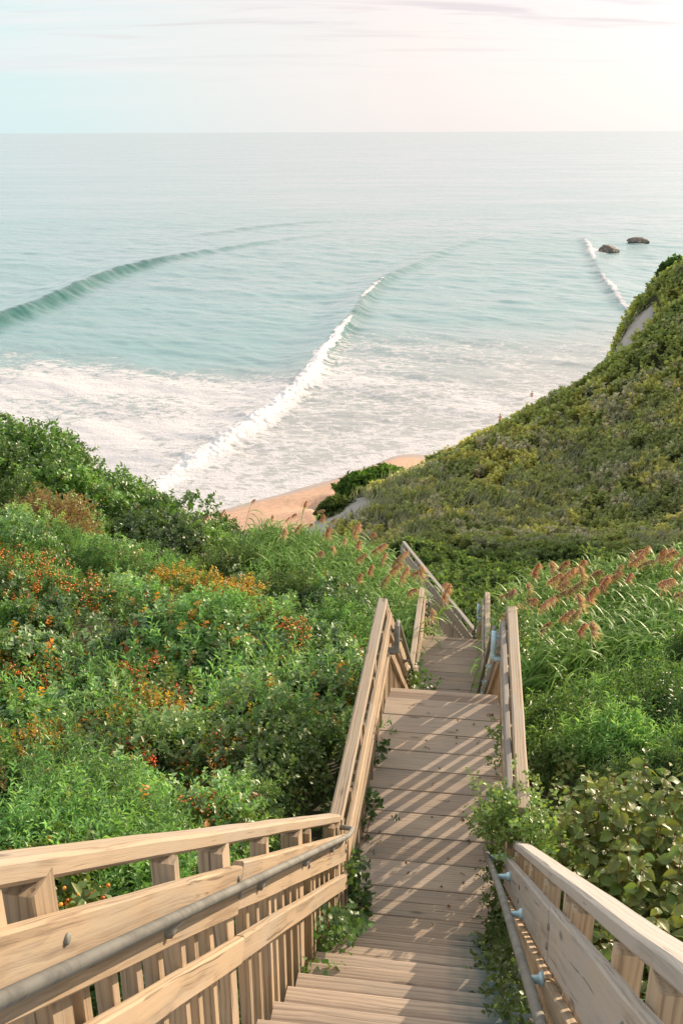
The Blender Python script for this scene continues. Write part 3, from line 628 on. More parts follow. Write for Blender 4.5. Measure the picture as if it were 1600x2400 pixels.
v0 = B.P(B_LEN, -.6, LD3); v1 = D5.P(-.05, -.6, LD5); C4 = Fr(v0.x, v0.y, math.degrees(math.atan2(v1.x-v0.x, v1.y-v0.y)))
flight('long shallow flight hidden by reeds between the level walk and the beach landing', C4, -.55, .55, .2, LD3, (Vector((v1.x-v0.x, v1.y-v0.y))).length-.2, LD5)

# ================================================================ VEGETATION TOOLS
def leaf_geo(n, L, Wd, fold=0.25, droop=0.15):
    """diamond leaf, 4 verts 2 tris"""
    return np.array([[0, 0, 0], [-Wd/2, L*.45, L*fold*.5], [0, L, -L*droop], [Wd/2, L*.45, L*fold*.5]]), np.array([[0, 3, 2], [0, 2, 1]])
def leaf_geo6(L, Wd, fold=.2, droop=.2):
    return (np.array([[0, 0, 0], [-Wd*.42, L*.3, L*fold*.4], [-Wd*.42, L*.62, L*fold*.3-L*droop*.3], [0, L, -L*droop], [Wd*.42, L*.62, L*fold*.3-L*droop*.3], [Wd*.42, L*.3, L*fold*.4], [0, L*.45, 0]]),
            np.array([[0, 6, 1], [1, 6, 2], [2, 6, 3], [6, 0, 5], [6, 5, 4], [6, 4, 3]]))
def rotm(rx, ry, rz):
    cx, sx, cy, sy, cz, sz = np.cos(rx), np.sin(rx), np.cos(ry), np.sin(ry), np.cos(rz), np.sin(rz)
    Rz = np.stack([np.stack([cz, -sz, 0*cz], -1), np.stack([sz, cz, 0*cz], -1), np.stack([0*cz, 0*cz, 1+0*cz], -1)], -2)
    Ry = np.stack([np.stack([cy, 0*cy, sy], -1), np.stack([0*cy, 1+0*cy, 0*cy], -1), np.stack([-sy, 0*cy, cy], -1)], -2)
    Rx = np.stack([np.stack([1+0*cx, 0*cx, 0*cx], -1), np.stack([0*cx, cx, -sx], -1), np.stack([0*cx, sx, cx], -1)], -2)
    return Rz@Ry@Rx
def sprig(nl, L, lw, ll, spread=60, seed=0, upright=0.5, geo=4):
    """stem along +Z with nl leaves; returns V,F,leafid"""
    rg = np.random.default_rng(seed); V = []; Fs = []; Id = []; c = 0
    for i in range(nl):
        g, f = (leaf_geo(0, ll*rg.uniform(.75, 1.2), lw*rg.uniform(.8, 1.2), rg.uniform(.1, .35), rg.uniform(0, .3)) if geo == 4 else leaf_geo6(ll*rg.uniform(.75, 1.2), lw*rg.uniform(.8, 1.2)))
        az_ = i*2.4+rg.uniform(-.4, .4); el = R(rg.uniform(90-spread-15, 90-spread+25))
        M_ = rotm(np.array(el), np.array(rg.uniform(-.5, .5)), np.array(az_)); 
        h = L*(i+.5)/nl; p = g@M_.T+np.array([math.sin(h*5+seed)*.01, 0, h])
        V.append(p); Fs.append(f+c); Id.append(np.full(len(p), i)); c += len(p)
    return np.concatenate(V), np.concatenate(Fs), np.concatenate(Id)
def scatter(tmpl, P, N, sc, spin=None, tilt=0.35, lean=None):
    """instances of templates; P (n,3) positions, N normals, sc scale -> V,F,instance idx,leaf idx"""
    n = len(P); k = rng.integers(0, len(tmpl), n); VV = []; FF = []; II = []; LL = []; c = 0
    for q in range(len(tmpl)):
        m_ = np.where(k == q)[0]
        if not len(m_): continue
        v, f, lid = tmpl[q]; nm = N[m_]+rng.normal(0, tilt, (len(m_), 3)); nm /= np.linalg.norm(nm, axis=1, keepdims=True)
        a = np.cross(nm, rng.normal(0, 1, (len(m_), 3))); a /= np.linalg.norm(a, axis=1, keepdims=True)+1e-9; b = np.cross(nm, a)
        Rm = np.stack([a, b, nm], -1); out = np.einsum('nij,vj->nvi', Rm, v)*sc[m_][:, None, None]+P[m_][:, None, :]
        VV.append(out.reshape(-1, 3)); nv = len(v); FF.append((f[None]+(np.arange(len(m_))*nv)[:, None, None]+c).reshape(-1, 3)); II.append(np.repeat(m_, nv)); LL.append((lid[None]+m_[:, None]*31).ravel()); c += nv*len(m_)
    return np.concatenate(VV), np.concatenate(FF), np.concatenate(II), np.concatenate(LL)
_h = rng.random(65536)
def lrand(ids, s=0): return _h[(ids*2654435761+s*40503) % 65536]
def colvar(base, ids, amt=.3, hue=.12):
    r = lrand(ids, 1)[:, None]; r2 = lrand(ids, 2)[:, None]
    c = base*(1-amt+2*amt*r); c = c*np.concatenate([1+hue*(r2-.5)*2, np.ones_like(r2), 1-hue*(r2-.5)], 1); return np.clip(c, 0, 1)
TP_SHRUB = [sprig(9, .20, .045, .075, 55, s) for s in range(5)]
TP_FERN = [sprig(16, .34, .018, .085, 50, 20+s) for s in range(4)]
TP_TALL = [sprig(22, .62, .022, .085, 38, 120+s) for s in range(4)]
TP_ROUND = [sprig(8, .16, .065, .080, 60, 40+s) for s in range(4)]
TP_FAR = [sprig(7, .30, .16, .20, 50, 60+s) for s in range(4)]
def cnormal(x, y, eps=.25):
    z0 = canopy(x, y)[0]; zx = canopy(x+eps, y)[0]; zy = canopy(x, y+eps)[0]
    n = np.stack([-(zx-z0)/eps, -(zy-z0)/eps, np.ones_like(z0)], -1); n /= np.linalg.norm(n, axis=1, keepdims=True); return z0, n
def field(n, azr, dr, keep=None, power=1.0):
    a = np.radians(rng.uniform(azr[0], azr[1], n)); d = np.exp(rng.uniform(math.log(dr[0]), math.log(dr[1]), n)); x = np.sin(a)*d; y = np.cos(a)*d
    if keep is not None: k = keep(x, y, d, a); x, y, d = x[k], y[k], d[k]
    return x, y, d

GREENS = {'shrub': (.125, .235, .065), 'fern': (.145, .27, .095), 'grey': (.17, .27, .125), 'dark': (.06, .10, .035), 'lime': (.20, .27, .08), 'olive': (.105, .115, .03), 'dry': (.30, .20, .10)}
GR = {k: np.array(v) for k, v in GREENS.items()}
def thicket(name, label, cat, n, azr, dr, keep, palette, parentless=True, smin=.9, smax=1.25, tilt=.45, mat=M_LEAF, thick=.30, kfar=.055, tm='near', kind='stuff', group=None):
    x, y, d = field(n, azr, dr, keep); z, N = cnormal(x, y); _, h, c = canopy(x, y, False)
    ok = (h > .22)|(tm != 'far') ; ok &= (c > .80)
    u = rng.random(len(x))**1.6; z = z-u*thick*np.clip(d/12, .8, 2.5)+(rng.random(len(x)) < .10)*rng.random(len(x))*.28*(h > .4)
    gapn = fbm(x, y, .9, 6, 2); ok &= ~((gapn < .44) & (u < .85))
    ok &= z > 2.5
    x, y, z, d, N = x[ok], y[ok], z[ok], d[ok], N[ok]; P = np.stack([x, y, z], -1)
    sc = rng.uniform(smin, smax, len(x))*np.clip(d*kfar, 1, 9)*np.clip(d/10, .55, 1)
    sp = palette(x, y, d)                      # (species idx, base colour)
    jit = rng.uniform(.82, 1.22, len(x))*(np.ones(len(x)) if tm == 'far' else .62+.76*ss(fbm(x+3, y+8, .9, 0, 3), .3, .7))
    N2 = N*.75+np.array([0, 0, .5 if tm == 'near' else .9])
    outs = []
    V_, F_, C_ = [], [], []; c0 = 0
    for si, tp in enumerate(sp['tmpl']):
        mk = sp['idx'] == si
        if mk.sum() == 0: continue
        v, f, ii, ll = scatter(tp, P[mk], N2[mk], sc[mk]*sp['scale'][si], tilt=tilt)
        col = colvar((sp['col']*jit[:, None])[mk][ii], ll, .32, .14); V_.append(v); F_.append(f+c0); C_.append(col); c0 += len(v)
    me = npmesh(name, np.concatenate(V_), np.concatenate(F_), np.concatenate(C_))
    o = link(name, me, mat); tag(o, label, cat, group, kind); return o
def pal_left(x, y, d):
    n1 = fbm(x, y, 1.7, 1, 3)+(rng.random(len(x))-.5)*.22; n2 = fbm(x+40, y, 2.0, 4, 3)+(rng.random(len(x))-.5)*.2; n3 = fbm(x-20, y+9, 1.3, 2, 2)
    idx = np.where(n1 > .595, 1, np.where(n2 > .50, 2, 0)); col = np.where((idx == 1)[:, None], GR['fern'], np.where((idx == 2)[:, None], GR['grey'], GR['shrub']))
    col = col*(.72+.65*n3)[:, None]; orp = (fbm(x+70, y+31, 1.5, 3, 2) > .56) & (rng.random(len(x)) < .05) & (d < 20); col = np.where(orp[:, None], np.array([.52, .15, .03])*rng.uniform(.6, 1.5, (len(x), 1))+rng.random((len(x), 1))*np.array([.0, .16, .0]), col); idx = np.where(orp, 2, idx)
    ly = (fbm(x+7, y+3, 5, 5, 2) > .56) & ~orp; col = np.where(ly[:, None], col*.5+GR['lime']*.5, col)
    far = ss(d, 20, 28)[:, None]; idx = np.where((d > 24) & (idx == 1), 0, idx); col = col*(1-far)+far*np.array([.13, .235, .06])*(.8+.5*n3)[:, None]
    tall = (rng.random(len(x)) < .03*(fbm(x+5, y, 3.0, 7, 2) > .52)) & (d < 22); idx = np.where(tall, 3, idx); col = np.where(tall[:, None], GR['fern']*1.15, col)
    dead = (rng.random(len(x)) < .012); col = np.where(dead[:, None], GR['dry'], col)
    return dict(idx=idx, col=col, tmpl=[TP_SHRUB, TP_FERN, TP_ROUND, TP_TALL], scale=[.9, .80, .85, 1.0])
def pal_right(x, y, d):
    n1 = fbm(x, y, 2.0, 1, 3)+(rng.random(len(x))-.5)*.12; n3 = fbm(x-20, y+9, 1.0, 2, 2)
    idx = np.where((n1 > .47) | (d > 8.8), 1, np.where(n3 > .5, 2, 0)); col = np.where((idx == 1)[:, None], np.array([.17, .29, .10]), np.array([.20, .28, .09]))
    return dict(idx=idx, col=col*(.75+.6*n3)[:, None], tmpl=[TP_SHRUB, TP_FERN, TP_ROUND], scale=[.8, .85, .75])
def pal_hill(x, y, d):
    n1 = fbm(x, y, 7, 1, 4); n2 = fbm(x, y, 3, 3, 3); n3 = fbm(x, y, 1.3, 6, 2); idx = np.zeros(len(x), int)
    a = np.array([.36, .38, .15]); b = np.array([.26, .29, .13]); c_ = np.array([.50, .47, .18]); e_ = np.array([.50, .46, .35])
    col = a*(1-ss(n1, .45, .6)[:, None])+b*ss(n1, .45, .6)[:, None]; col = np.where((n2 > .60)[:, None], c_, col); col = np.where((n3 > .66)[:, None], e_*.8, col)
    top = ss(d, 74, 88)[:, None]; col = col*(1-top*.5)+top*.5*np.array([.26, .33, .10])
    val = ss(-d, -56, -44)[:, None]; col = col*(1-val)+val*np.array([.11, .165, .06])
    return dict(idx=idx, col=col*(.8+.45*n3)[:, None], tmpl=[TP_FAR], scale=[1.])
# ================================================================ VEGETATION: GROUND COVER
_cz = lambda x, y: canopy(x, y)[0]
def hitc(u, v, d0=3.0, default=None):
    d = hit(u, v, _cz, d0); return d if d else default
thicket('shrub_thicket', 'dense green shrubs and weeds covering the bank left of the stairs', 'shrubs', 185000, (-42, 12), (3.2, 36), lambda x, y, d, a: (Lside(x, y) < np.where(x*A.t.x+y*A.t.y < TJ, SL-.12-.03*(TJ-(x*A.t.x+y*A.t.y)), -.76)), pal_left)
thicket('leafy_thicket', 'bright green ferny shrubs covering the bank right of the stairs', 'shrubs', 105000, (1, 52), (3.2, 15), lambda x, y, d, a: (Lside(x, y) > .5), pal_right)
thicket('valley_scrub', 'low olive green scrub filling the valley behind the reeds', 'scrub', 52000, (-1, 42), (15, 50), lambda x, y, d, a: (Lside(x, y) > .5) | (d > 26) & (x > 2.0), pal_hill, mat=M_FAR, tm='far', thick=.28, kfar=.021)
thicket('hillside_scrub', 'olive and yellow-green scrub covering the steep hillside on the right', 'scrub', 122000, (-2, 33), (46, 116), None, pal_hill, mat=M_FAR, tm='far', thick=.3, kfar=.0165)

# wind-blown pale grass on the far hillside
def grass_blades(P, N, L, wd, col, seg=3, lean=(.8, -.3, 0), leanamt=.9, name='dune_grass'):
    n = len(P); dirs = N*0.5+np.array([0, 0, .8])+rng.normal(0, .3, (n, 3)); ln = np.array(lean)+rng.normal(0, .25, (n, 3)); side = np.cross(dirs, rng.normal(0, 1, (n, 3))); side /= np.linalg.norm(side, axis=1, keepdims=True)
    V = []; 
    for i in range(seg+1):
        s = i/seg; c = P+(dirs*s+ln*leanamt*s*s)*L[:, None]*.8; wv = wd*(1-s)**.7+.002
        V.append(c-side*wv[:, None]); V.append(c+side*wv[:, None])
    V = np.stack(V, 1); k = 2*(seg+1); f = np.array([[2*i, 2*i+1, 2*i+3, 2*i+2] for i in range(seg)])
    Fq = (f[None]+(np.arange(n)*k)[:, None, None]).reshape(-1, 4); return V.reshape(-1, 3), Fq, np.repeat(col, k, axis=0)
x, y, d = field(42000, (-1, 26), (50, 100)); z, N = cnormal(x, y); _, h, c = canopy(x, y, False)
q = fbm(x, y, 6, 2, 3); band = np.exp(-((d-60)/9)**2); ok = (q+band*.22+(h < .25)*.12 > .62) & (h > .02) & (rng.random(len(x)) < .8) & (z > 3)
P = np.stack([x, y, z-.1], -1)[ok]; n_ = ok.sum(); col = np.array([.30, .31, .23])*(rng.uniform(.7, 1.35, (n_, 1)))
v, f, cc = grass_blades(P, N[ok], rng.uniform(.5, 1.1, n_), rng.uniform(.02, .04, n_), col, lean=(.5, -.5, -.2))
tag(link('dune_grass', npmesh('dune_grass', v, f, cc), M_REED), 'pale grey-green grass combed by wind on the lower hillside', 'grass', kind='stuff')

# ================================================================ SINGLE SHRUBS
def shrub(name, label, cat, u, v, dist, rad, hgt, n, base, tmpl, sc=1.0, group=None, mat=M_LEAF, berries=None, tilt=.5, low=-.35, part='foliage', stemcol=(.12, .085, .05)):
    px_, py_, pz_ = W(u, v, dist); e = empty(name, (px_, py_, pz_-hgt*.9), label, cat, group)
    th = rng.uniform(0, 2*np.pi, n); ph = np.arcsin(rng.uniform(low, 1, n)); r = (1-rng.random(n)**2*.45)*(1+.28*(fbm(th*1.6+u, ph*2+3, .8, 2, 2)-.5)*2)
    D_ = np.stack([np.cos(th)*np.cos(ph), np.sin(th)*np.cos(ph), np.sin(ph)], -1)
    P = np.array([px_, py_, pz_-hgt])+D_*r[:, None]*np.array([rad, rad, hgt]); 
    vv, ff, ii, ll = scatter(tmpl, P, D_+np.array([0, 0, .4]), rng.uniform(.8, 1.2, n)*sc, tilt=tilt)
    cb = np.repeat(np.array([base]), n, 0)*(.75+.5*fbm(P[:, 0], P[:, 2]+P[:, 1], .5, 3, 2))[:, None]
    link(part, npmesh(part, vv, ff, colvar(cb[ii], ll, .32, .14)), mat, e)
    stems = []; SV = []; SF = []; c0 = 0
    for k in range(7):
        a = random.uniform(0, 6.28); tip = Vector((px_+math.cos(a)*rad*.6, py_+math.sin(a)*rad*.6, pz_-hgt*.35)); b0 = Vector((px_+math.cos(a)*.06, py_+math.sin(a)*.06, pz_-hgt-.75))
        m_ = tube_mesh([b0, b0.lerp(tip, .5)+Vector((0, 0, .08)), tip], [.018, .012, .005], 5); vs = np.array([w_.co[:] for w_ in m_.vertices]); SV.append(vs); SF += [[i+c0 for i in p.vertices] for p in m_.polygons]; c0 += len(vs)
    me = bpy.data.meshes.new('stems'); me.from_pydata([tuple(a) for a in np.concatenate(SV)], [], SF); at = me.attributes.new('col', 'FLOAT_COLOR', 'POINT'); at.data.foreach_set('color', np.tile(np.array([*stemcol, 1.]), c0).astype(np.float32)); link('stem', me, M_STEM, e)
    if berries:
        nb, bc, bs = berries; bm = bmesh.new(); bmesh.ops.create_icosphere(bm, subdivisions=1, radius=1); bv = np.array([q.co[:] for q in bm.verts]); bf = np.array([[q.index for q in f.verts] for f in bm.faces]); bm.free()
        ncl = max(3, nb//10); cc_ = rng.integers(0, n, ncl); ctr = P[cc_]+D_[cc_]*.07; idx = rng.integers(0, ncl, nb); pp = ctr[idx]+rng.normal(0, .035*max(1, dist/9), (nb, 3))
        vv = (bv[None]*(bs*rng.uniform(.7, 1.2, nb))[:, None, None]+pp[:, None]).reshape(-1, 3); ff = (bf[None]+(np.arange(nb)*len(bv))[:, None, None]).reshape(-1, 3)
        cl = np.repeat(np.array([bc])*rng.uniform(.7, 1.25, (nb, 1))*np.stack([np.ones(nb), rng.uniform(.6, 1.7, nb), np.ones(nb)], -1), len(bv), 0)
        tag(link('berries', npmesh('berries', vv, ff, np.clip(cl, 0, 1), smooth=True), M_BERRY, e), kind='stuff')
    return e
shrub('evergreen_shrub', 'tall dense bright green shrub at the left edge, highest against the surf', 'shrub', -20, 1020, 28.5, 2.4, 1.6, 1500, GR['shrub'], TP_SHRUB, 2.0)
shrub('evergreen_shrub', 'rounded green shrub on the left ridge between the tallest shrub and the lower slope', 'shrub', 170, 1124, 28.5, 1.9, 1.3, 1200, GR['shrub']*1.05, TP_SHRUB, 2.0)
shrub('evergreen_shrub', 'low green shrub where the left ridge meets the surf foam', 'shrub', 262, 1180, 28, 1.5, 1.0, 900, GR['shrub'], TP_SHRUB, 1.9)
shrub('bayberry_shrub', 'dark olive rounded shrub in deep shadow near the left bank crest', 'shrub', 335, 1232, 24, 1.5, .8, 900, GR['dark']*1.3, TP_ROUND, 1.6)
shrub('dry_shrub', 'dead brown twiggy shrub among green ones near the left edge', 'shrub', 100, 1190, 22, .9, .9, 600, (.30, .20, .11), TP_FERN, 1.3, stemcol=(.3, .2, .12))
shrub('leafy_sapling', 'thin spreading sapling with sparse leaves reaching over the beach', 'sapling', 425, 1172, 27, 1.1, .45, 70, (.10, .18, .05), TP_ROUND, 1.7)
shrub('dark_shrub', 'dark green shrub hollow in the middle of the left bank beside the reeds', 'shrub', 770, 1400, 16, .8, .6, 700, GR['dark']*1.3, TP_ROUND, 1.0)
shrub('beach_shrub', 'bright green shrub on the ridge nose just above the beach sand', 'shrub', 905, 1112, 75, 1.7, .8, 700, (.09, .17, .035), TP_FAR, 1.8, group='green shrubs on the nose of the ridge', mat=M_FAR)
shrub('beach_shrub', 'lower green shrub left of the bright one above the beach sand', 'shrub', 845, 1128, 73, 1.6, .9, 500, (.075, .14, .03), TP_FAR, 1.6, group='green shrubs on the nose of the ridge', mat=M_FAR)
shrub('beach_shrub', 'small olive shrub at the lowest tip of the ridge beside grey clay', 'shrub', 795, 1180, 69, 1.3, .8, 400, (.07, .10, .03), TP_FAR, 1.5, group='green shrubs on the nose of the ridge', mat=M_FAR)
shrub('headland_shrub', 'small dark shrub standing against the sea on top of the hillside', 'shrub', 1592, 628, 98, 1.5, 1.2, 380, (.06, .11, .03), TP_FAR, 2.2, mat=M_FAR)
RED = (.75, .10, .02); ORG = (.80, .22, .03); YEL = (.70, .36, .03)
bs_ = [(35, 1330, 17.5, ORG, 'at the far left, high on the bank'), (130, 1385, 16, ORG, 'left, below the dead brown shrub'), (395, 1375, 16.5, YEL, 'with yellowed leaves in the middle of the left bank'), (520, 1400, 15.5, YEL, 'right of the yellowed one in the middle of the bank'), (600, 1480, 13, ORG, 'in shade near the reeds'),
       (175, 1565, 11.6, RED, 'with the reddest leaves, left of centre'), (335, 1620, 10.4, RED, 'right of the reddest leaves'), (320, 1690, 9.4, YEL, 'around dry brown twigs'), (60, 1600, 11, ORG, 'left of the reddest one'), (40, 1770, 8.1, YEL, 'yellowing at the left edge above the railing'), (95, 1830, 7.3, RED, 'just right of the yellowing one'),
       (560, 1790, 7.6, ORG, 'on rusty upright stalks near the stairs'), (330, 1800, 7.6, RED, 'in a dark hollow above the railing'), (430, 1870, 6.8, ORG, 'close above the bend of the left railing'), (470, 1960, 6.0, ORG, 'behind the gap in the left railing'), (35, 2090, 5.0, ORG, 'behind the left railing in the bottom left')]
for (u, v, d, c_, w_) in bs_:
    d = hitc(u, v, 3.5, d)-.15
    shrub('bittersweet_vine', 'orange-berried vine '+w_, 'vine', u, v-14, d, (.045*d+.12), .014*d+.10, 130, (.13, .19, .05) if c_ != YEL else (.42, .27, .05), TP_SHRUB, np.clip(d*.06, .75, 1.1), group='orange-berried vines on the left bank', berries=(760, c_, .0105*max(.9, d/9)), low=.0)
# upright goldenrod plants
def goldenrod(u, v, d, h, label, tops=True):
    d = hitc(u, v, 3.5, d)-.1; px_, py_, pz_ = W(u, v, d); e = empty('goldenrod_plant', (px_, py_, pz_-h), label, 'plant', 'upright ferny goldenrod plants')
    n = 13; P = []; Nn = []
    V_, F_, C_ = [], [], []; c0 = 0; SV = []; SF = []; s0 = 0; TV = []
    for k in range(n):
        a = random.uniform(0, 6.28); r = random.uniform(0, .26); hh = h*random.uniform(.75, 1.05); bx_, by_ = px_+math.cos(a)*r*.6, py_+math.sin(a)*r*.6; lx, ly = math.cos(a)*r*.5+.05, math.sin(a)*r*.5
        m_ = tube_mesh([(bx_, by_, pz_-h), (bx_+lx*.4, by_+ly*.4, pz_-h+hh*.5), (bx_+lx, by_+ly, pz_-h+hh)], [.006, .004, .002], 4); vs = np.array([w_.co[:] for w_ in m_.vertices]); SV.append(vs); SF += [[i+s0 for i in p.vertices] for p in m_.polygons]; s0 += len(vs)
        nl = int(46*hh); s = np.linspace(.2, 1, nl); ang = np.arange(nl)*2.4; L_ = .10*(1.15-s*.75); 
        for q in range(nl):
            g, f = leaf_geo(0, L_[q], .02, .1, .15); Rm = rotm(np.array(.75-.1*s[q]), np.array(0.), np.array(ang[q])); b_ = np.array([bx_+lx*s[q]**1.3, by_+ly*s[q]**1.3, pz_-h+hh*s[q]])
            V_.append(g@Rm.T+b_); F_.append(f+c0); C_.append(np.full(4, k*100+q)); c0 += 4
        if tops and k % 2 == 0: TV.append(np.array([bx_+lx, by_+ly, pz_-h+hh]))
    ids = np.concatenate(C_); link('foliage', npmesh('foliage', np.concatenate(V_), np.concatenate(F_), colvar(np.repeat(np.array([[.095, .20, .055]]), len(ids), 0), ids, .25)), M_LEAF, e)
    me = bpy.data.meshes.new('stem'); me.from_pydata([tuple(a) for a in np.concatenate(SV)], [], SF); at = me.attributes.new('col', 'FLOAT_COLOR', 'POINT'); at.data.foreach_set('color', np.tile(np.array([.12, .16, .05, 1.]), s0).astype(np.float32)); link('stem', me, M_STEM, e)
    if TV:
        pp = np.concatenate([t_+rng.normal(0, 1, (24, 3))*np.array([.02, .02, .05]) for t_ in TV]); vv, ff, ii, ll = scatter([sprig(3, .02, .014, .02, 40, 3)], pp, np.tile([0, 0, 1.], (len(pp), 1)), np.ones(len(pp)))
        link('flowers', npmesh('flowers', vv, ff, colvar(np.repeat(np.array([[.55, .42, .04]]), len(vv), 0), ll, .3)), M_LEAF, e)
for u, v, d, h, l, tp_ in [(40, 1640, 9.6, .7, 'tall ferny goldenrod plant at the left edge above the yellowing vine', True), (215, 1800, 7.2, .6, 'ferny goldenrod plant just above the left railing, left of the dark hollow', False), (250, 1860, 6.5, .55, 'goldenrod plant touching the top of the left railing', False), (410, 1720, 8.4, .6, 'goldenrod plant in front of the dry brown twigs', True), (565, 1690, 9.2, .75, 'slender goldenrod plant beside the rusty stalks', True), (620, 1730, 8.6, .6, 'goldenrod plant closest to the first landing railing', False), (130, 1900, 6.0, .5, 'goldenrod plant behind the left railing near the left edge', False), (60, 1500, 12.5, .7, 'goldenrod plant high on the left bank', True),
                           (1290, 1590, 11.4, .8, 'goldenrod plant with yellow tips right of the first landing, at the foot of the reeds', True), (1400, 1600, 11.2, .8, 'green goldenrod plant at the foot of the right reeds', False), (1480, 1585, 11.3, .9, 'tall green goldenrod plant, second from the right edge below the reeds', False), (1570, 1590, 11.2, .85, 'tall green goldenrod plant at the right edge below the reeds', False), (1230, 1640, 10.2, .6, 'orange-specked goldenrod plant touching the right landing railing', True), (1340, 1660, 9.8, .7, 'goldenrod plant in the middle of the right thicket', False)]:
    goldenrod(u, v, d, h, l, tp_)

# broad leaved viburnum on the right
def broad_leaf(L, Wd, seed):
    rg = random.Random(seed); prof = [(0, .04), (.12, .55), (.3, .95), (.48, 1.), (.66, .82), (.84, .42), (1., .02)]; V = []; UV = []; cup = rg.uniform(.10, .28); dr = rg.uniform(.05, .35)
    for s, ww in prof:
        for q in (-1, -.5, 0, .5, 1):
            jag = 1+(.05 if int(s*20) % 2 else -.03)*(abs(q) == 1)
            V.append((q*ww*Wd/2*jag, s*L, abs(q)*ww*Wd*cup-dr*L*s*s+.004*math.sin(s*26)*abs(q))); UV.append((q*ww*.5, s))
    Fs = [(i*5+k, i*5+k+1, i*5+k+6, i*5+k+5) for i in range(6) for k in range(4)]
    return np.array(V), np.array(Fs), np.array(UV)
BL = [broad_leaf(.095, .062, s) for s in range(6)]
def broad_bush(label, specs, nl, base, name='viburnum_shrub', cat='shrub', size=(.8, 1.25)):
    cx, cy, cz = W(*specs[0][:3]); e = empty(name, (cx, cy, cz-1.2), label, cat); V_ = []; F_ = []; C_ = []; X_ = []; c0 = 0; SV = []; SF = []; s0 = 0
    for (u, v, d, rx, rz, k) in specs:
        x0, y0, z0 = W(u, v, d); ctr = Vector((x0, y0, z0-rz))
        for i in range(int(k)):
            th = random.uniform(0, 6.28); ph = math.asin(random.uniform(-.5, 1)); D_ = Vector((math.cos(th)*math.cos(ph), math.sin(th)*math.cos(ph), math.sin(ph)))
            if D_.y > .55 and random.random() < .8: continue
            r = 1-random.random()**2*.35; tip = ctr+Vector((D_.x*rx, D_.y*rx, D_.z*rz))*r; b0 = ctr+Vector((D_.x*rx*.3, D_.y*rx*.3, -rz*.6))
            if Lside(tip.x, tip.y) < .60: continue
            axis = (tip-b0).normalized()*.6+Vector((0, 0, .7)); axis.normalize()
            m_ = tube_mesh([tip-axis*.25, tip-axis*.1, tip], [.004, .003, .0015], 4, False); vs = np.array([w_.co[:] for w_ in m_.vertices]); SV.append(vs); SF += [[q+s0 for q in p.vertices] for p in m_.polygons]; s0 += len(vs)
            for j in range(nl):
                g, f, uv = BL[random.randrange(6)]; pos_ = tip-axis*(.035*j); side = (j % 2)*math.pi+random.uniform(-.3, .3)+(j//2)*math.pi/2+th
                out = Vector((math.cos(side), math.sin(side), random.uniform(-.45, .35))).normalized(); nrm = (Vector((random.gauss(0, .3), random.gauss(-.25, .3), 1))).normalized(); xa = out.cross(nrm).normalized(); nz_ = xa.cross(out)
                Rm = np.array([xa[:], out[:], nz_[:]]); s_ = random.uniform(*size)*(1 if j > 1 else .6)
                V_.append(g*s_@Rm+np.array(pos_[:])); F_.append(f+c0); X_.append(uv); C_.append(np.full(len(g), len(C_))); c0 += len(g)
    ids = np.concatenate(C_); uv = np.concatenate(X_); me = npmesh('foliage', np.concatenate(V_), np.concatenate(F_), colvar(np.repeat(np.array([base]), len(ids), 0), ids, .3, .2), smooth=True); fattr(me, 'lx', uv[:, 0]); fattr(me, 'ly', uv[:, 1]); link('foliage', me, M_BROAD, e)
    me = bpy.data.meshes.new('stem'); me.from_pydata([tuple(a) for a in np.concatenate(SV)], [], SF); at = me.attributes.new('col', 'FLOAT_COLOR', 'POINT'); at.data.foreach_set('color', np.tile(np.array([.30, .12, .04, 1.]), s0).astype(np.float32)); link('stem', me, M_STEM, e)
broad_bush('broad-leaved shrub with big veined leaves filling the right edge beyond the near railing', [(1560, 1830, 5.6, .9, .8, 190), (1480, 1930, 5.3, .7, .7, 130), (1620, 2020, 4.7, .8, .8, 130), (1420, 1860, 5.9, .6, .5, 90)], 8, (.17, .22, .05))
broad_bush('low broad-leaved shrub in shadow under the right railing', [(1500, 2230, 4.0, .55, .5, 70), (1380, 2120, 4.6, .4, .4, 40)], 6, (.12, .17, .04))
broad_bush('smaller-leaved shrub in the middle of the right thicket with pale shining leaves', [(1330, 1800, 6.9, .8, .45, 130), (1480, 1740, 7.8, .9, .45, 120)], 7, (.18, .255, .07), size=(.55, .85))

# fallen leaves on the planks
n_ = 110; tt_ = rng.uniform(3.0, 8.0, n_); qq_ = np.where(rng.random(n_) < .6, SRR-.08-rng.exponential(.14, n_), rng.uniform(SL+.08, SRR-.1, n_)); zz2 = [max(LD1+.004, ft(min(a, TJ))-.195+((a-T1a) % .2577)*0+.004) if a > T1a else None for a in tt_]
Pl = np.array([A.P(a, b, c)[:] for a, b, c in zip(tt_, qq_, zz2) if c is not None])
vv, ff, ii, ll = scatter([sprig(1, .001, .02, .035, 90, 7), sprig(2, .003, .012, .03, 90, 9)], Pl, np.tile([0, 0, 1.], (len(Pl), 1)), rng.uniform(.6, 1.3, len(Pl)), tilt=.15)
vv[:, 2] = np.maximum(vv[:, 2], CAMZ+LD1+.004)
tag(link('leaf_litter', npmesh('leaf_litter', vv, ff, colvar(np.repeat(np.array([[.16, .10, .05]]), len(vv), 0), ll, .5, .3)), M_LEAF), 'small brown fallen leaves on the planks of the first landing', 'fallen leaves', kind='stuff')
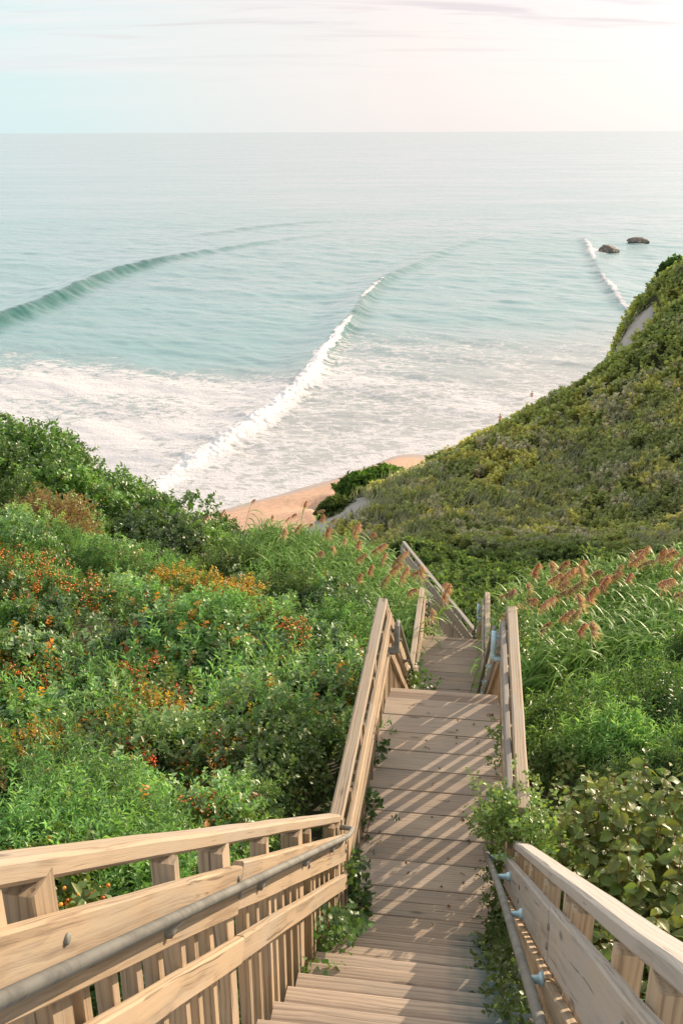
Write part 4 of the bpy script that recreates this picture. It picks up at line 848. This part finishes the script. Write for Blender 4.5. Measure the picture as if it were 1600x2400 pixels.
# vines growing over the stairs
def vine(label, pts, n, spread, base, tmpl, sc, name='climbing_vine', cat='vine'):
    """pts: world points of the main runner"""
    e = empty(name, pts[0], label, cat); pts = [Vector(p) for p in pts]; P = []
    for i in range(n):
        s = random.random()*(len(pts)-1); k = min(int(s), len(pts)-2); p = pts[k].lerp(pts[k+1], s-k); P.append((p.x+random.gauss(0, spread), p.y+random.gauss(0, spread), p.z+random.gauss(0, spread)))
    P = np.array(P); vv, ff, ii, ll = scatter(tmpl, P, np.tile(np.array([-.1, -.4, .8]), (n, 1)), rng.uniform(.7, 1.2, n)*sc, tilt=.6)
    link('foliage', npmesh('foliage', vv, ff, colvar(np.repeat(np.array([base]), len(vv), 0), ll, .35, .15)), M_LEAF, e)
    pp = [pts[0]]
    for a, b in zip(pts[:-1], pts[1:]):
        for q in (.33, .66, 1.): pp.append(a.lerp(b, q)+Vector((random.gauss(0, .02), random.gauss(0, .02), random.gauss(0, .015))))
    me = tube_mesh(pp, .004, 5); at = me.attributes.new('col', 'FLOAT_COLOR', 'POINT'); at.data.foreach_set('color', np.tile(np.array([.25, .13, .07, 1.]), len(me.vertices)).astype(np.float32)); link('runner', me, M_STEM, e)
TP_IVY = [sprig(5, .09, .036, .042, 65, 80+s, geo=6) for s in range(4)]
TP_ROSE = [sprig(9, .12, .022, .032, 60, 90+s) for s in range(4)]
vine('green ivy climbing the balusters at the foot of the near left railing', [A.P(4.85, SL+.12, LD1+.02), A.P(4.75, SL+.10, LD1+.4), A.P(4.4, SL+.08, LD1+.75), A.P(4.0, SL+.10, LD1+1.05)], 130, .06, (.11, .20, .07), TP_IVY, 1.0)
vine('green ivy on the landing edge below the left railing joint', [A.P(5.0, SL+.08, LD1+.1), A.P(5.3, SL+.13, LD1+.02), A.P(5.5, SL+.06, LD1+.25), A.P(5.2, SL+.03, LD1+.5), A.P(4.95, SL+.06, LD1+.65)], 130, .055, (.085, .15, .05), TP_IVY, 1.0)
vine('small ivy tuft between the left railing and the third plank', [A.P(6.0, SL+.08, LD1), A.P(6.25, SL+.1, LD1+.2), A.P(6.5, SL+.06, LD1+.05)], 50, .05, (.07, .13, .045), TP_IVY, .9)
vine('small dark sprig halfway along the left edge of the first landing', [A.P(7.0, SL+.08, LD1), A.P(7.2, SL+.1, LD1+.15)], 14, .04, (.06, .11, .04), TP_IVY, .9)
vine('ivy at the foot of the left stair railing, by the lowest visible balusters', [A.P(3.35, SL+.16, ft(3.35)+.03), A.P(3.6, SL+.12, ft(3.6)+.05), A.P(3.75, SL+.16, ft(3.75)+.05)], 26, .04, (.10, .19, .06), TP_IVY, 1.1)
vine('ivy and red runners climbing the railing left of the lowest treads', [A.P(4.2, SL+.10, ft(4.2)+.05), A.P(4.0, SL+.10, ft(4)+.4), A.P(4.4, SL+.09, ft(4.4)+.2), A.P(4.6, SL+.12, ft(4.6)+.1)], 60, .07, (.09, .17, .06), TP_IVY, .95)
vine('leafy vine tumbling from the left railing of the second flight', [A.P(10.6, SL+.1, LD1-1.2), A.P(11.6, SL+.16, LD1-2.1), A.P(12.6, SL+.15, LD1-3.2)], 120, .14, (.08, .15, .04), TP_IVY, 1.3)
vine('dark leaves trailing down the right edge of the nearest flight', [A.P(2.8, .36, ft(2.8)+.12), A.P(3.6, .34, ft(3.6)+.14), A.P(4.3, .33, ft(4.3)+.16), A.P(5.0, .36, LD1+.12)], 270, .05, (.10, .15, .045), TP_ROSE, 1.1)
vine('dark leaves spilling over the right edge of the first planks', [A.P(5.0, .37, LD1+.1), A.P(5.6, .36, LD1+.12), A.P(6.2, .40, LD1+.2)], 200, .045, (.10, .16, .045), TP_ROSE, 1.0)
vine('bright green rose shoots leaning over the right railing joint', [A.P(5.0, .62, LD1+.80), A.P(5.12, .50, LD1+1.0), A.P(5.3, .34, LD1+.90), A.P(5.5, .27, LD1+.7), A.P(5.45, .5, LD1+1.0)], 330, .075, (.21, .31, .09), TP_ROSE, 1.1, name='rose_bush', cat='rose bush')
vine('rose shoots covering the inner boards of the right railing halfway along the first landing', [A.P(6.5, .42, LD1+.3), A.P(6.8, .40, LD1+.45), A.P(7.1, .42, LD1+.4)], 70, .06, (.14, .22, .06), TP_ROSE, .9, name='rose_bush', cat='rose bush')
vine('green shoots poking through the far end of the right landing railing', [A.P(8.0, .58, LD1+.75), A.P(8.2, .5, LD1+1.0), A.P(8.05, .62, LD1+.6)], 60, .07, (.15, .24, .07), TP_ROSE, 1.1, name='rose_bush', cat='rose bush')

# ================================================================ REEDS
def reed_parts(h, seed, bend=.25, plume=True):
    rg = random.Random(seed); bx = bend*h; P = lambda s: Vector((bx*s**2.2, .05*h*s*s, h*s))
    st = tube_mesh([P(i/8) for i in range(9)], [.008-.005*i/8 for i in range(9)], 4)
    V = []; Fs = []; c = 0
    for k in range(15):
        s = .22+.74*k/15; b = P(s); L = rg.uniform(.38, .62)*(1.1-.35*abs(s-.6)); a = rg.choice([0, math.pi])+rg.uniform(-.9, .9); dx, dy = math.cos(a)*.8+.45, math.sin(a)*.8; lift = rg.uniform(.5, 1.1); wd = rg.uniform(.016, .028)
        hd = Vector((dx, dy, 0)).normalized(); sd_ = Vector((-hd.y, hd.x, .3)).normalized(); seg = 5
        for i in range(seg+1):
            q = i/seg; c_ = b+hd*L*q*.85+Vector((0, 0, L*(lift*q-.95*q*q))); ww = wd*(1-q)**.6*(.5+min(1, q*4)*.5)+.0006; V += [tuple(c_-sd_*ww), tuple(c_+sd_*ww)]
        Fs += [(c+2*i, c+2*i+1, c+2*i+3, c+2*i+2) for i in range(seg)]; c += 2*(seg+1)
    V2 = []; F2 = []; c = 0
    if plume:
        top = P(1.0); ax = Vector((rg.uniform(-.4, .75), rg.uniform(-.2, .3), .8)).normalized()
        dr_, fl_ = rg.uniform(.02, .16), rg.uniform(.25, .5)
        for k in range(170):
            s = rg.random()**.85; b = top-ax*.12+ax*.34*s+Vector((.06*s*s, 0, -dr_*s*s)); L = rg.uniform(.06, .15)*(1.15-s*.6); d0 = Vector((rg.gauss(.4, fl_), rg.gauss(-.1, fl_), rg.gauss(.45, fl_))).normalized(); sd_ = d0.cross(Vector((rg.random(), rg.random(), rg.random()))).normalized()
            for i in range(4):
                q = i/3; c_ = b+d0*L*q+Vector((.03*q*q, 0, -.09*q*q)); ww = .008*(1-q*.55); V2 += [tuple(c_-sd_*ww), tuple(c_+sd_*ww)]
            F2 += [(c+2*i, c+2*i+1, c+2*i+3, c+2*i+2) for i in range(3)]; c += 8
    return st, (np.array(V), np.array(Fs)), (np.array(V2), np.array(F2)) if plume else None
def colmesh(me, c):
    at = me.attributes.new('col', 'FLOAT_COLOR', 'POINT'); at.data.foreach_set('color', np.tile(np.array([*c, 1.]), len(me.vertices)).astype(np.float32)); return me
REEDCOL = (.215, .36, .075)
protos = []
for k in range(6):
    st, lf, plm = reed_parts([2.2, 2.5, 1.9, 2.3, 2.6, 2.1][k], 50+k, [.16, .22, .12, .3, .2, .1][k])
    st = colmesh(st, (.20, .22, .07)); st.materials.append(M_REED)
    rc = rng.uniform(.75, 1.3, (len(lf[0])//12+1, 1)).repeat(12, 0)[:len(lf[0])]*np.array([REEDCOL]); lm = npmesh('leaves', lf[0], lf[1], rc); lm.materials.append(M_REED)
    pc = [(.56, .33, .25), (.62, .38, .29), (.48, .27, .20), (.66, .46, .34), (.58, .32, .24), (.46, .33, .22)][k]; pcs = np.repeat(rng.uniform(.7, 1.3, (len(plm[0])//8, 1)), 8, 0)*np.array([pc]); pm = npmesh('plume', plm[0], plm[1], pcs); pm.materials.append(M_PLUME)
    protos.append((st, lm, pm, [2.2, 2.5, 1.9, 2.3, 2.6, 2.1][k], [.16, .22, .12, .3, .2, .1][k]))
def put_reed(u, v, d, label, group, k=None, yaw=None, pscale=1.0):
    """u,v: where the plume stands in the photo at distance d; the reed stands on the ground below it"""
    k = random.randrange(6) if k is None else k; pscale *= random.uniform(.6, .98); st, lm, pm, h, bend = protos[k]; yaw = random.uniform(-.9, .9) if yaw is None else yaw
    x_, y_, z_ = W(u, v, d); bx = bend*h; bx_, by_ = x_-math.cos(yaw)*bx, y_-math.sin(yaw)*bx
    z0 = z_-h-.12
    r = empty('plumed_reed', (bx_, by_, z0), label, 'reed', group); r.rotation_euler = (0, 0, yaw)
    for nm, me in (('stalk', st), ('leaves', lm), ('plume', pm)):
        o = bpy.data.objects.new(nm, me); COL.objects.link(o); o.parent = r
        if nm == 'plume': o.location = Vector((bx, .05*h, h))*(1-pscale); o.scale = (pscale,)*3
GL, GRR = 'plumed reeds left of the stairs', 'plumed reeds right of the stairs'
left = [(585, 1165, 22), (525, 1195, 23), (480, 1205, 23.5), (630, 1205, 22), (722, 1175, 22), (742, 1190, 22), (680, 1200, 22), (665, 1210, 21.5), (720, 1220, 21), (655, 1238, 20), (750, 1208, 21.5), (775, 1215, 21), (830, 1228, 21), (838, 1238, 20), (865, 1242, 20.5), (798, 1258, 19.5), (835, 1270, 18.5), (880, 1280, 19), (890, 1275, 18.5), (935, 1290, 18.5), (740, 1284, 19), (785, 1278, 19), (875, 1330, 17.5), (930, 1310, 17.5), (925, 1325, 17), (950, 1340, 16.5), (965, 1335, 17.2), (980, 1330, 17), (842, 1348, 16.5), (905, 1355, 16), (1030, 1360, 16.8), (1050, 1385, 16.2), (958, 1376, 15.5), (1005, 1430, 14.5), (760, 1240, 20), (700, 1232, 20.5), (845, 1300, 18.8), (905, 1302, 18.2)]
for i, (u, v, d) in enumerate(left):
    lab = 'tallest reed left of the stairs, its thin plume over the surf' if i == 0 else 'green reed with a reddish-brown plume left of the second landing' if v > 1270 else 'green reed with a brown plume in front of the beach sand'
    put_reed(u, v, d, lab, GL, pscale=.85 if v < 1230 else 1.15, k=i % 6)
right = [(1185, 1375, 15), (1170, 1385, 15), (1265, 1332, 15.5), (1293, 1322, 15.8), (1325, 1318, 16), (1322, 1345, 15), (1320, 1365, 14.6), (1310, 1385, 14), (1368, 1325, 15.8), (1375, 1332, 15), (1395, 1338, 15.5), (1405, 1352, 15), (1440, 1345, 14.8), (1455, 1338, 15), (1465, 1345, 14.5), (1475, 1298, 16), (1492, 1285, 16.3), (1510, 1290, 16), (1490, 1308, 15.4), (1505, 1315, 15.2), (1545, 1295, 15.6), (1560, 1285, 15.8), (1572, 1290, 15.2), (1595, 1315, 15), (1545, 1355, 13.5), (1588, 1380, 13), (1385, 1388, 13), (1368, 1400, 12.6), (1232, 1398, 13.5), (1268, 1405, 13.2), (1330, 1435, 12), (1350, 1438, 11.8), (1375, 1470, 11), (1395, 1465, 11.2), (1282, 1460, 12), (1185, 1425, 12.8), (1298, 1350, 15), (1345, 1372, 14), (1420, 1365, 14.4), (1240, 1370, 15)]
for i, (u, v, d) in enumerate(right):
    lab = 'drooping orange-brown plume lowest and nearest in the right reed bed' if i == 32 else 'reed with a fluffy rust plume at the right edge of the photo' if u > 1540 else 'green reed with a fluffy rust-brown plume right of the landings'
    put_reed(u, v, d, lab, GRR, pscale=1.15, k=(i*5) % 6)
# the mass of reeds without plumes
def reed_bed(name, label, pts, hs, sc=1.0):
    T_ = []
    for k in range(4):
        st, lf, _ = reed_parts(2.2, 80+k, .05+.03*k, False); sv = np.array([q.co[:] for q in st.vertices]); sf = np.array([list(p.vertices) for p in st.polygons if len(p.vertices) == 4]); T_.append((np.concatenate([sv, lf[0]]), np.concatenate([sf, lf[1]+len(sv)])))
    V_, F_, C_ = [], [], []; c0 = 0
    for (x_, y_, z_), h in zip(pts, hs):
        v, f = T_[random.randrange(4)]; a = random.gauss(0, .8); Rm = np.array([[math.cos(a), math.sin(a), 0], [-math.sin(a), math.cos(a), 0], [0, 0, 1]]); s = h/2.2
        V_.append((v@Rm)*np.array([s*1.05, s*1.05, s])+np.array([x_, y_, z_])); F_.append(f+c0); C_.append(np.tile(np.array([REEDCOL])*random.uniform(.65, 1.25)*np.array([random.uniform(.85, 1.15), 1, 1]), (len(v), 1))); c0 += len(v)
    tag(link(name, npmesh(name, np.concatenate(V_), np.concatenate(F_), np.concatenate(C_)), M_REED), label, 'reeds', kind='stuff')
def reed_pts(n, gen):
    out = []; hs = []
    while len(out) < n:
        u, vt, d, h = gen(); x_, y_, z_ = W(u, vt, d)
        c_, zc_ = corridor(np.array([x_]), np.array([y_]))
        if c_[0] < .85: continue
        out.append((x_, y_, z_-h)); hs.append(h)
    return out, hs
def genL():
    s = random.random()**.8; u = random.uniform(600, 1000) if s > .25 else random.uniform(520, 960); top = np.interp(u, [520, 600, 700, 800, 900, 1000], [1240, 1215, 1225, 1245, 1290, 1370]); vt = top+random.random()**1.3*150*(1 if u > 700 else .6); d = np.interp(vt, [1200, 1500], [23, 13.2]); return u, vt, d, random.uniform(1.6, 2.3)
def genR():
    u = random.uniform(1150, 1680); top = np.interp(u, [1150, 1250, 1400, 1500, 1680], [1410, 1335, 1310, 1290, 1270]); vt = top+random.random()**1.2*190; d = np.interp(vt-top, [0, 200], [16.5, 11.4]); return u, vt, d, random.uniform(2.0, 2.8)
reed_bed('reed_bed', 'green reeds leaning right, in the middle of the photo left of the stairs', *reed_pts(900, genL))
reed_bed('reed_bed', 'tall green reeds filling the gap right of the second landing', *reed_pts(1000, genR))

# ================================================================ ROCKS AND PEOPLE
m, t = newmat('sea_rock'); tc = t.add('ShaderNodeTexCoord').outputs['Object']
n1 = t.noise(tc, 1.2, 7, .65); p_z = t.add('ShaderNodeSeparateXYZ', {0: t.add('ShaderNodeNewGeometry').outputs['Position']}).outputs['Z']
c = t.ramp(n1, [(.35, (.05, .045, .04)), (.52, (.17, .14, .11)), (.7, (.36, .31, .25))]); c = t.mix(t.smooth(p_z, .9, .2), c, (.05, .055, .045))
p = t.add('ShaderNodeBsdfPrincipled', {'Base Color': c, 'Roughness': .7, 'Normal': t.add('ShaderNodeBump', {'Height': n1, 'Strength': .8, 'Distance': .4}).outputs[0]}); finish(t, p.outputs[0]); M_ROCK = m
def rock(label, u, v, sx, sy, sz, seed, rz):
    x_, y_ = sea_pt(u, v); bm = bmesh.new(); bmesh.ops.create_icosphere(bm, subdivisions=4, radius=1); rg = np.random.default_rng(seed); pl_ = [(rg.normal(0, 1, 3), rg.uniform(.55, .95)) for _ in range(11)]
    for q in bm.verts:
        co = np.array(q.co[:])
        for n_, d_ in pl_:
            n_ = n_/np.linalg.norm(n_); k = co@n_
            if k > d_: co = co-n_*(k-d_)*.92
        co = co*(1+.08*(fbm(np.array([co[0]*3+seed]), np.array([co[1]*3+co[2]*2]), .6, 2, 3)[0]-.5)*2); q.co = (co[0]*sx, co[1]*sy, co[2]*sz)
    me = bpy.data.meshes.new('boulder'); bm.to_mesh(me); bm.free(); tag(link('boulder', me, M_ROCK, None, Matrix.Translation((x_, y_, .3)) @ Matrix.Rotation(rz, 4, 'Z')), label, 'boulder', 'boulders in the surf')
rock('large flat-topped boulder in the sea with foam at its left', 1428, 594, 3.6, 3.0, 2.6, 3, .2)
rock('wedge-shaped boulder in the sea, farther out and right of the foamy one', 1495, 573, 4.4, 2.8, 1.9, 8, -.1)
def skinm(name, nodes, edges, mat, parent=None, sub=2):
    me = bpy.data.meshes.new(name); me.from_pydata([n[0] for n in nodes], edges, []); o = bpy.data.objects.new(name, me); COL.objects.link(o)
    md = o.modifiers.new('skin', 'SKIN'); 
    if not me.skin_vertices: 
        bm = bmesh.new(); bm.from_mesh(me); bm.verts.layers.skin.verify(); bm.to_mesh(me); bm.free()
    for sv, n in zip(me.skin_vertices[0].data, nodes): sv.radius = n[1] if isinstance(n[1], tuple) else (n[1], n[1])
    me.skin_vertices[0].data[0].use_root = True; s = o.modifiers.new('sub', 'SUBSURF'); s.levels = s.render_levels = sub; me.materials.append(mat)
    if parent: o.parent = parent
    return o
def plain(name, c, rough=.6):
    m, t = newmat(name); tc = t.add('ShaderNodeTexCoord').outputs['Object']; n = t.noise(tc, 12, 3); p = t.add('ShaderNodeBsdfPrincipled', {'Base Color': t.mix(n, c, tuple(x*.8 for x in c)), 'Roughness': rough}); finish(t, p.outputs[0]); return m
M_SKIN = plain('skin', (.50, .27, .18), .5); M_HAIR = plain('hair', (.06, .035, .02)); M_SHORT = plain('swim_shorts', (.12, .05, .04)); M_SHORT2 = plain('dark_swim_shorts', (.02, .03, .05))
def person(label, u, v, zf, yaw, arms, sink, shorts):
    """v is the waterline of the figure in the photo; sink: how deep the feet are"""
    x_, y_ = sea_pt(u, v); e = empty('person', (x_, y_, -sink), label, 'person'); e.rotation_euler = (0, 0, yaw)
    (la, lb, lc), (ra, rb, rc) = arms
    nd = [((0, 0, .95), (.15, .11)), ((0, .01, 1.10), (.125, .09)), ((0, .02, 1.30), (.155, .105)), ((0, .01, 1.43), (.10, .08)), ((0, 0, 1.51), .05), ((0, -.01, 1.58), (.066, .075)), ((0, -.01, 1.68), (.075, .09)), ((0, 0, 1.76), (.05, .06)),
          ((-.18, 0, 1.41), .055), (la, .042), (lb, .032), (lc, .035), ((.18, 0, 1.41), .055), (ra, .042), (rb, .032), (rc, .035),
          ((-.09, 0, .88), .095), ((-.12, -.02, .50), .06), ((-.13, .03, .10), .04), ((-.13, -.1, .03), .035), ((.09, 0, .88), .095), ((.13, -.04, .50), .06), ((.15, .03, .10), .04), ((.15, -.1, .03), .035)]
    ed = [(0, 1), (1, 2), (2, 3), (3, 4), (4, 5), (5, 6), (6, 7), (3, 8), (8, 9), (9, 10), (10, 11), (3, 12), (12, 13), (13, 14), (14, 15), (0, 16), (16, 17), (17, 18), (18, 19), (0, 20), (20, 21), (21, 22), (22, 23)]
    b = skinm('body', nd, ed, M_SKIN, e)
    skinm('hair', [((0, .02, 1.66), (.07, .07)), ((0, .015, 1.74), (.085, .095)), ((0, 0, 1.79), (.05, .06))], [(0, 1), (1, 2)], M_HAIR, e)
    skinm('swim_shorts', [((0, .0, 1.0), (.16, .12)), ((0, 0, .90), (.165, .125)), ((-.10, 0, .78), .10), ((-.115, -.01, .60), .085), ((.10, 0, .78), .10), ((.12, -.02, .60), .085)], [(0, 1), (1, 2), (2, 3), (1, 4), (4, 5)], shorts, e)
person('bather in dark shorts standing in the shallows with one arm held out', 1171, 994, 0, R(25), (((-.40, -.05, 1.30), (-.62, -.12, 1.16), (-.70, -.14, 1.12)), ((.27, .02, 1.14), (.30, -.10, .92), (.30, -.14, .86))), .35, M_SHORT)
person('bather wading hip-deep near the hillside edge, farther out than the other', 1246, 932, 0, R(200), (((-.30, -.08, 1.16), (-.24, -.26, 1.0), (-.20, -.32, .98)), ((.30, -.08, 1.16), (.24, -.26, 1.0), (.20, -.32, .98))), .85, M_SHORT2)
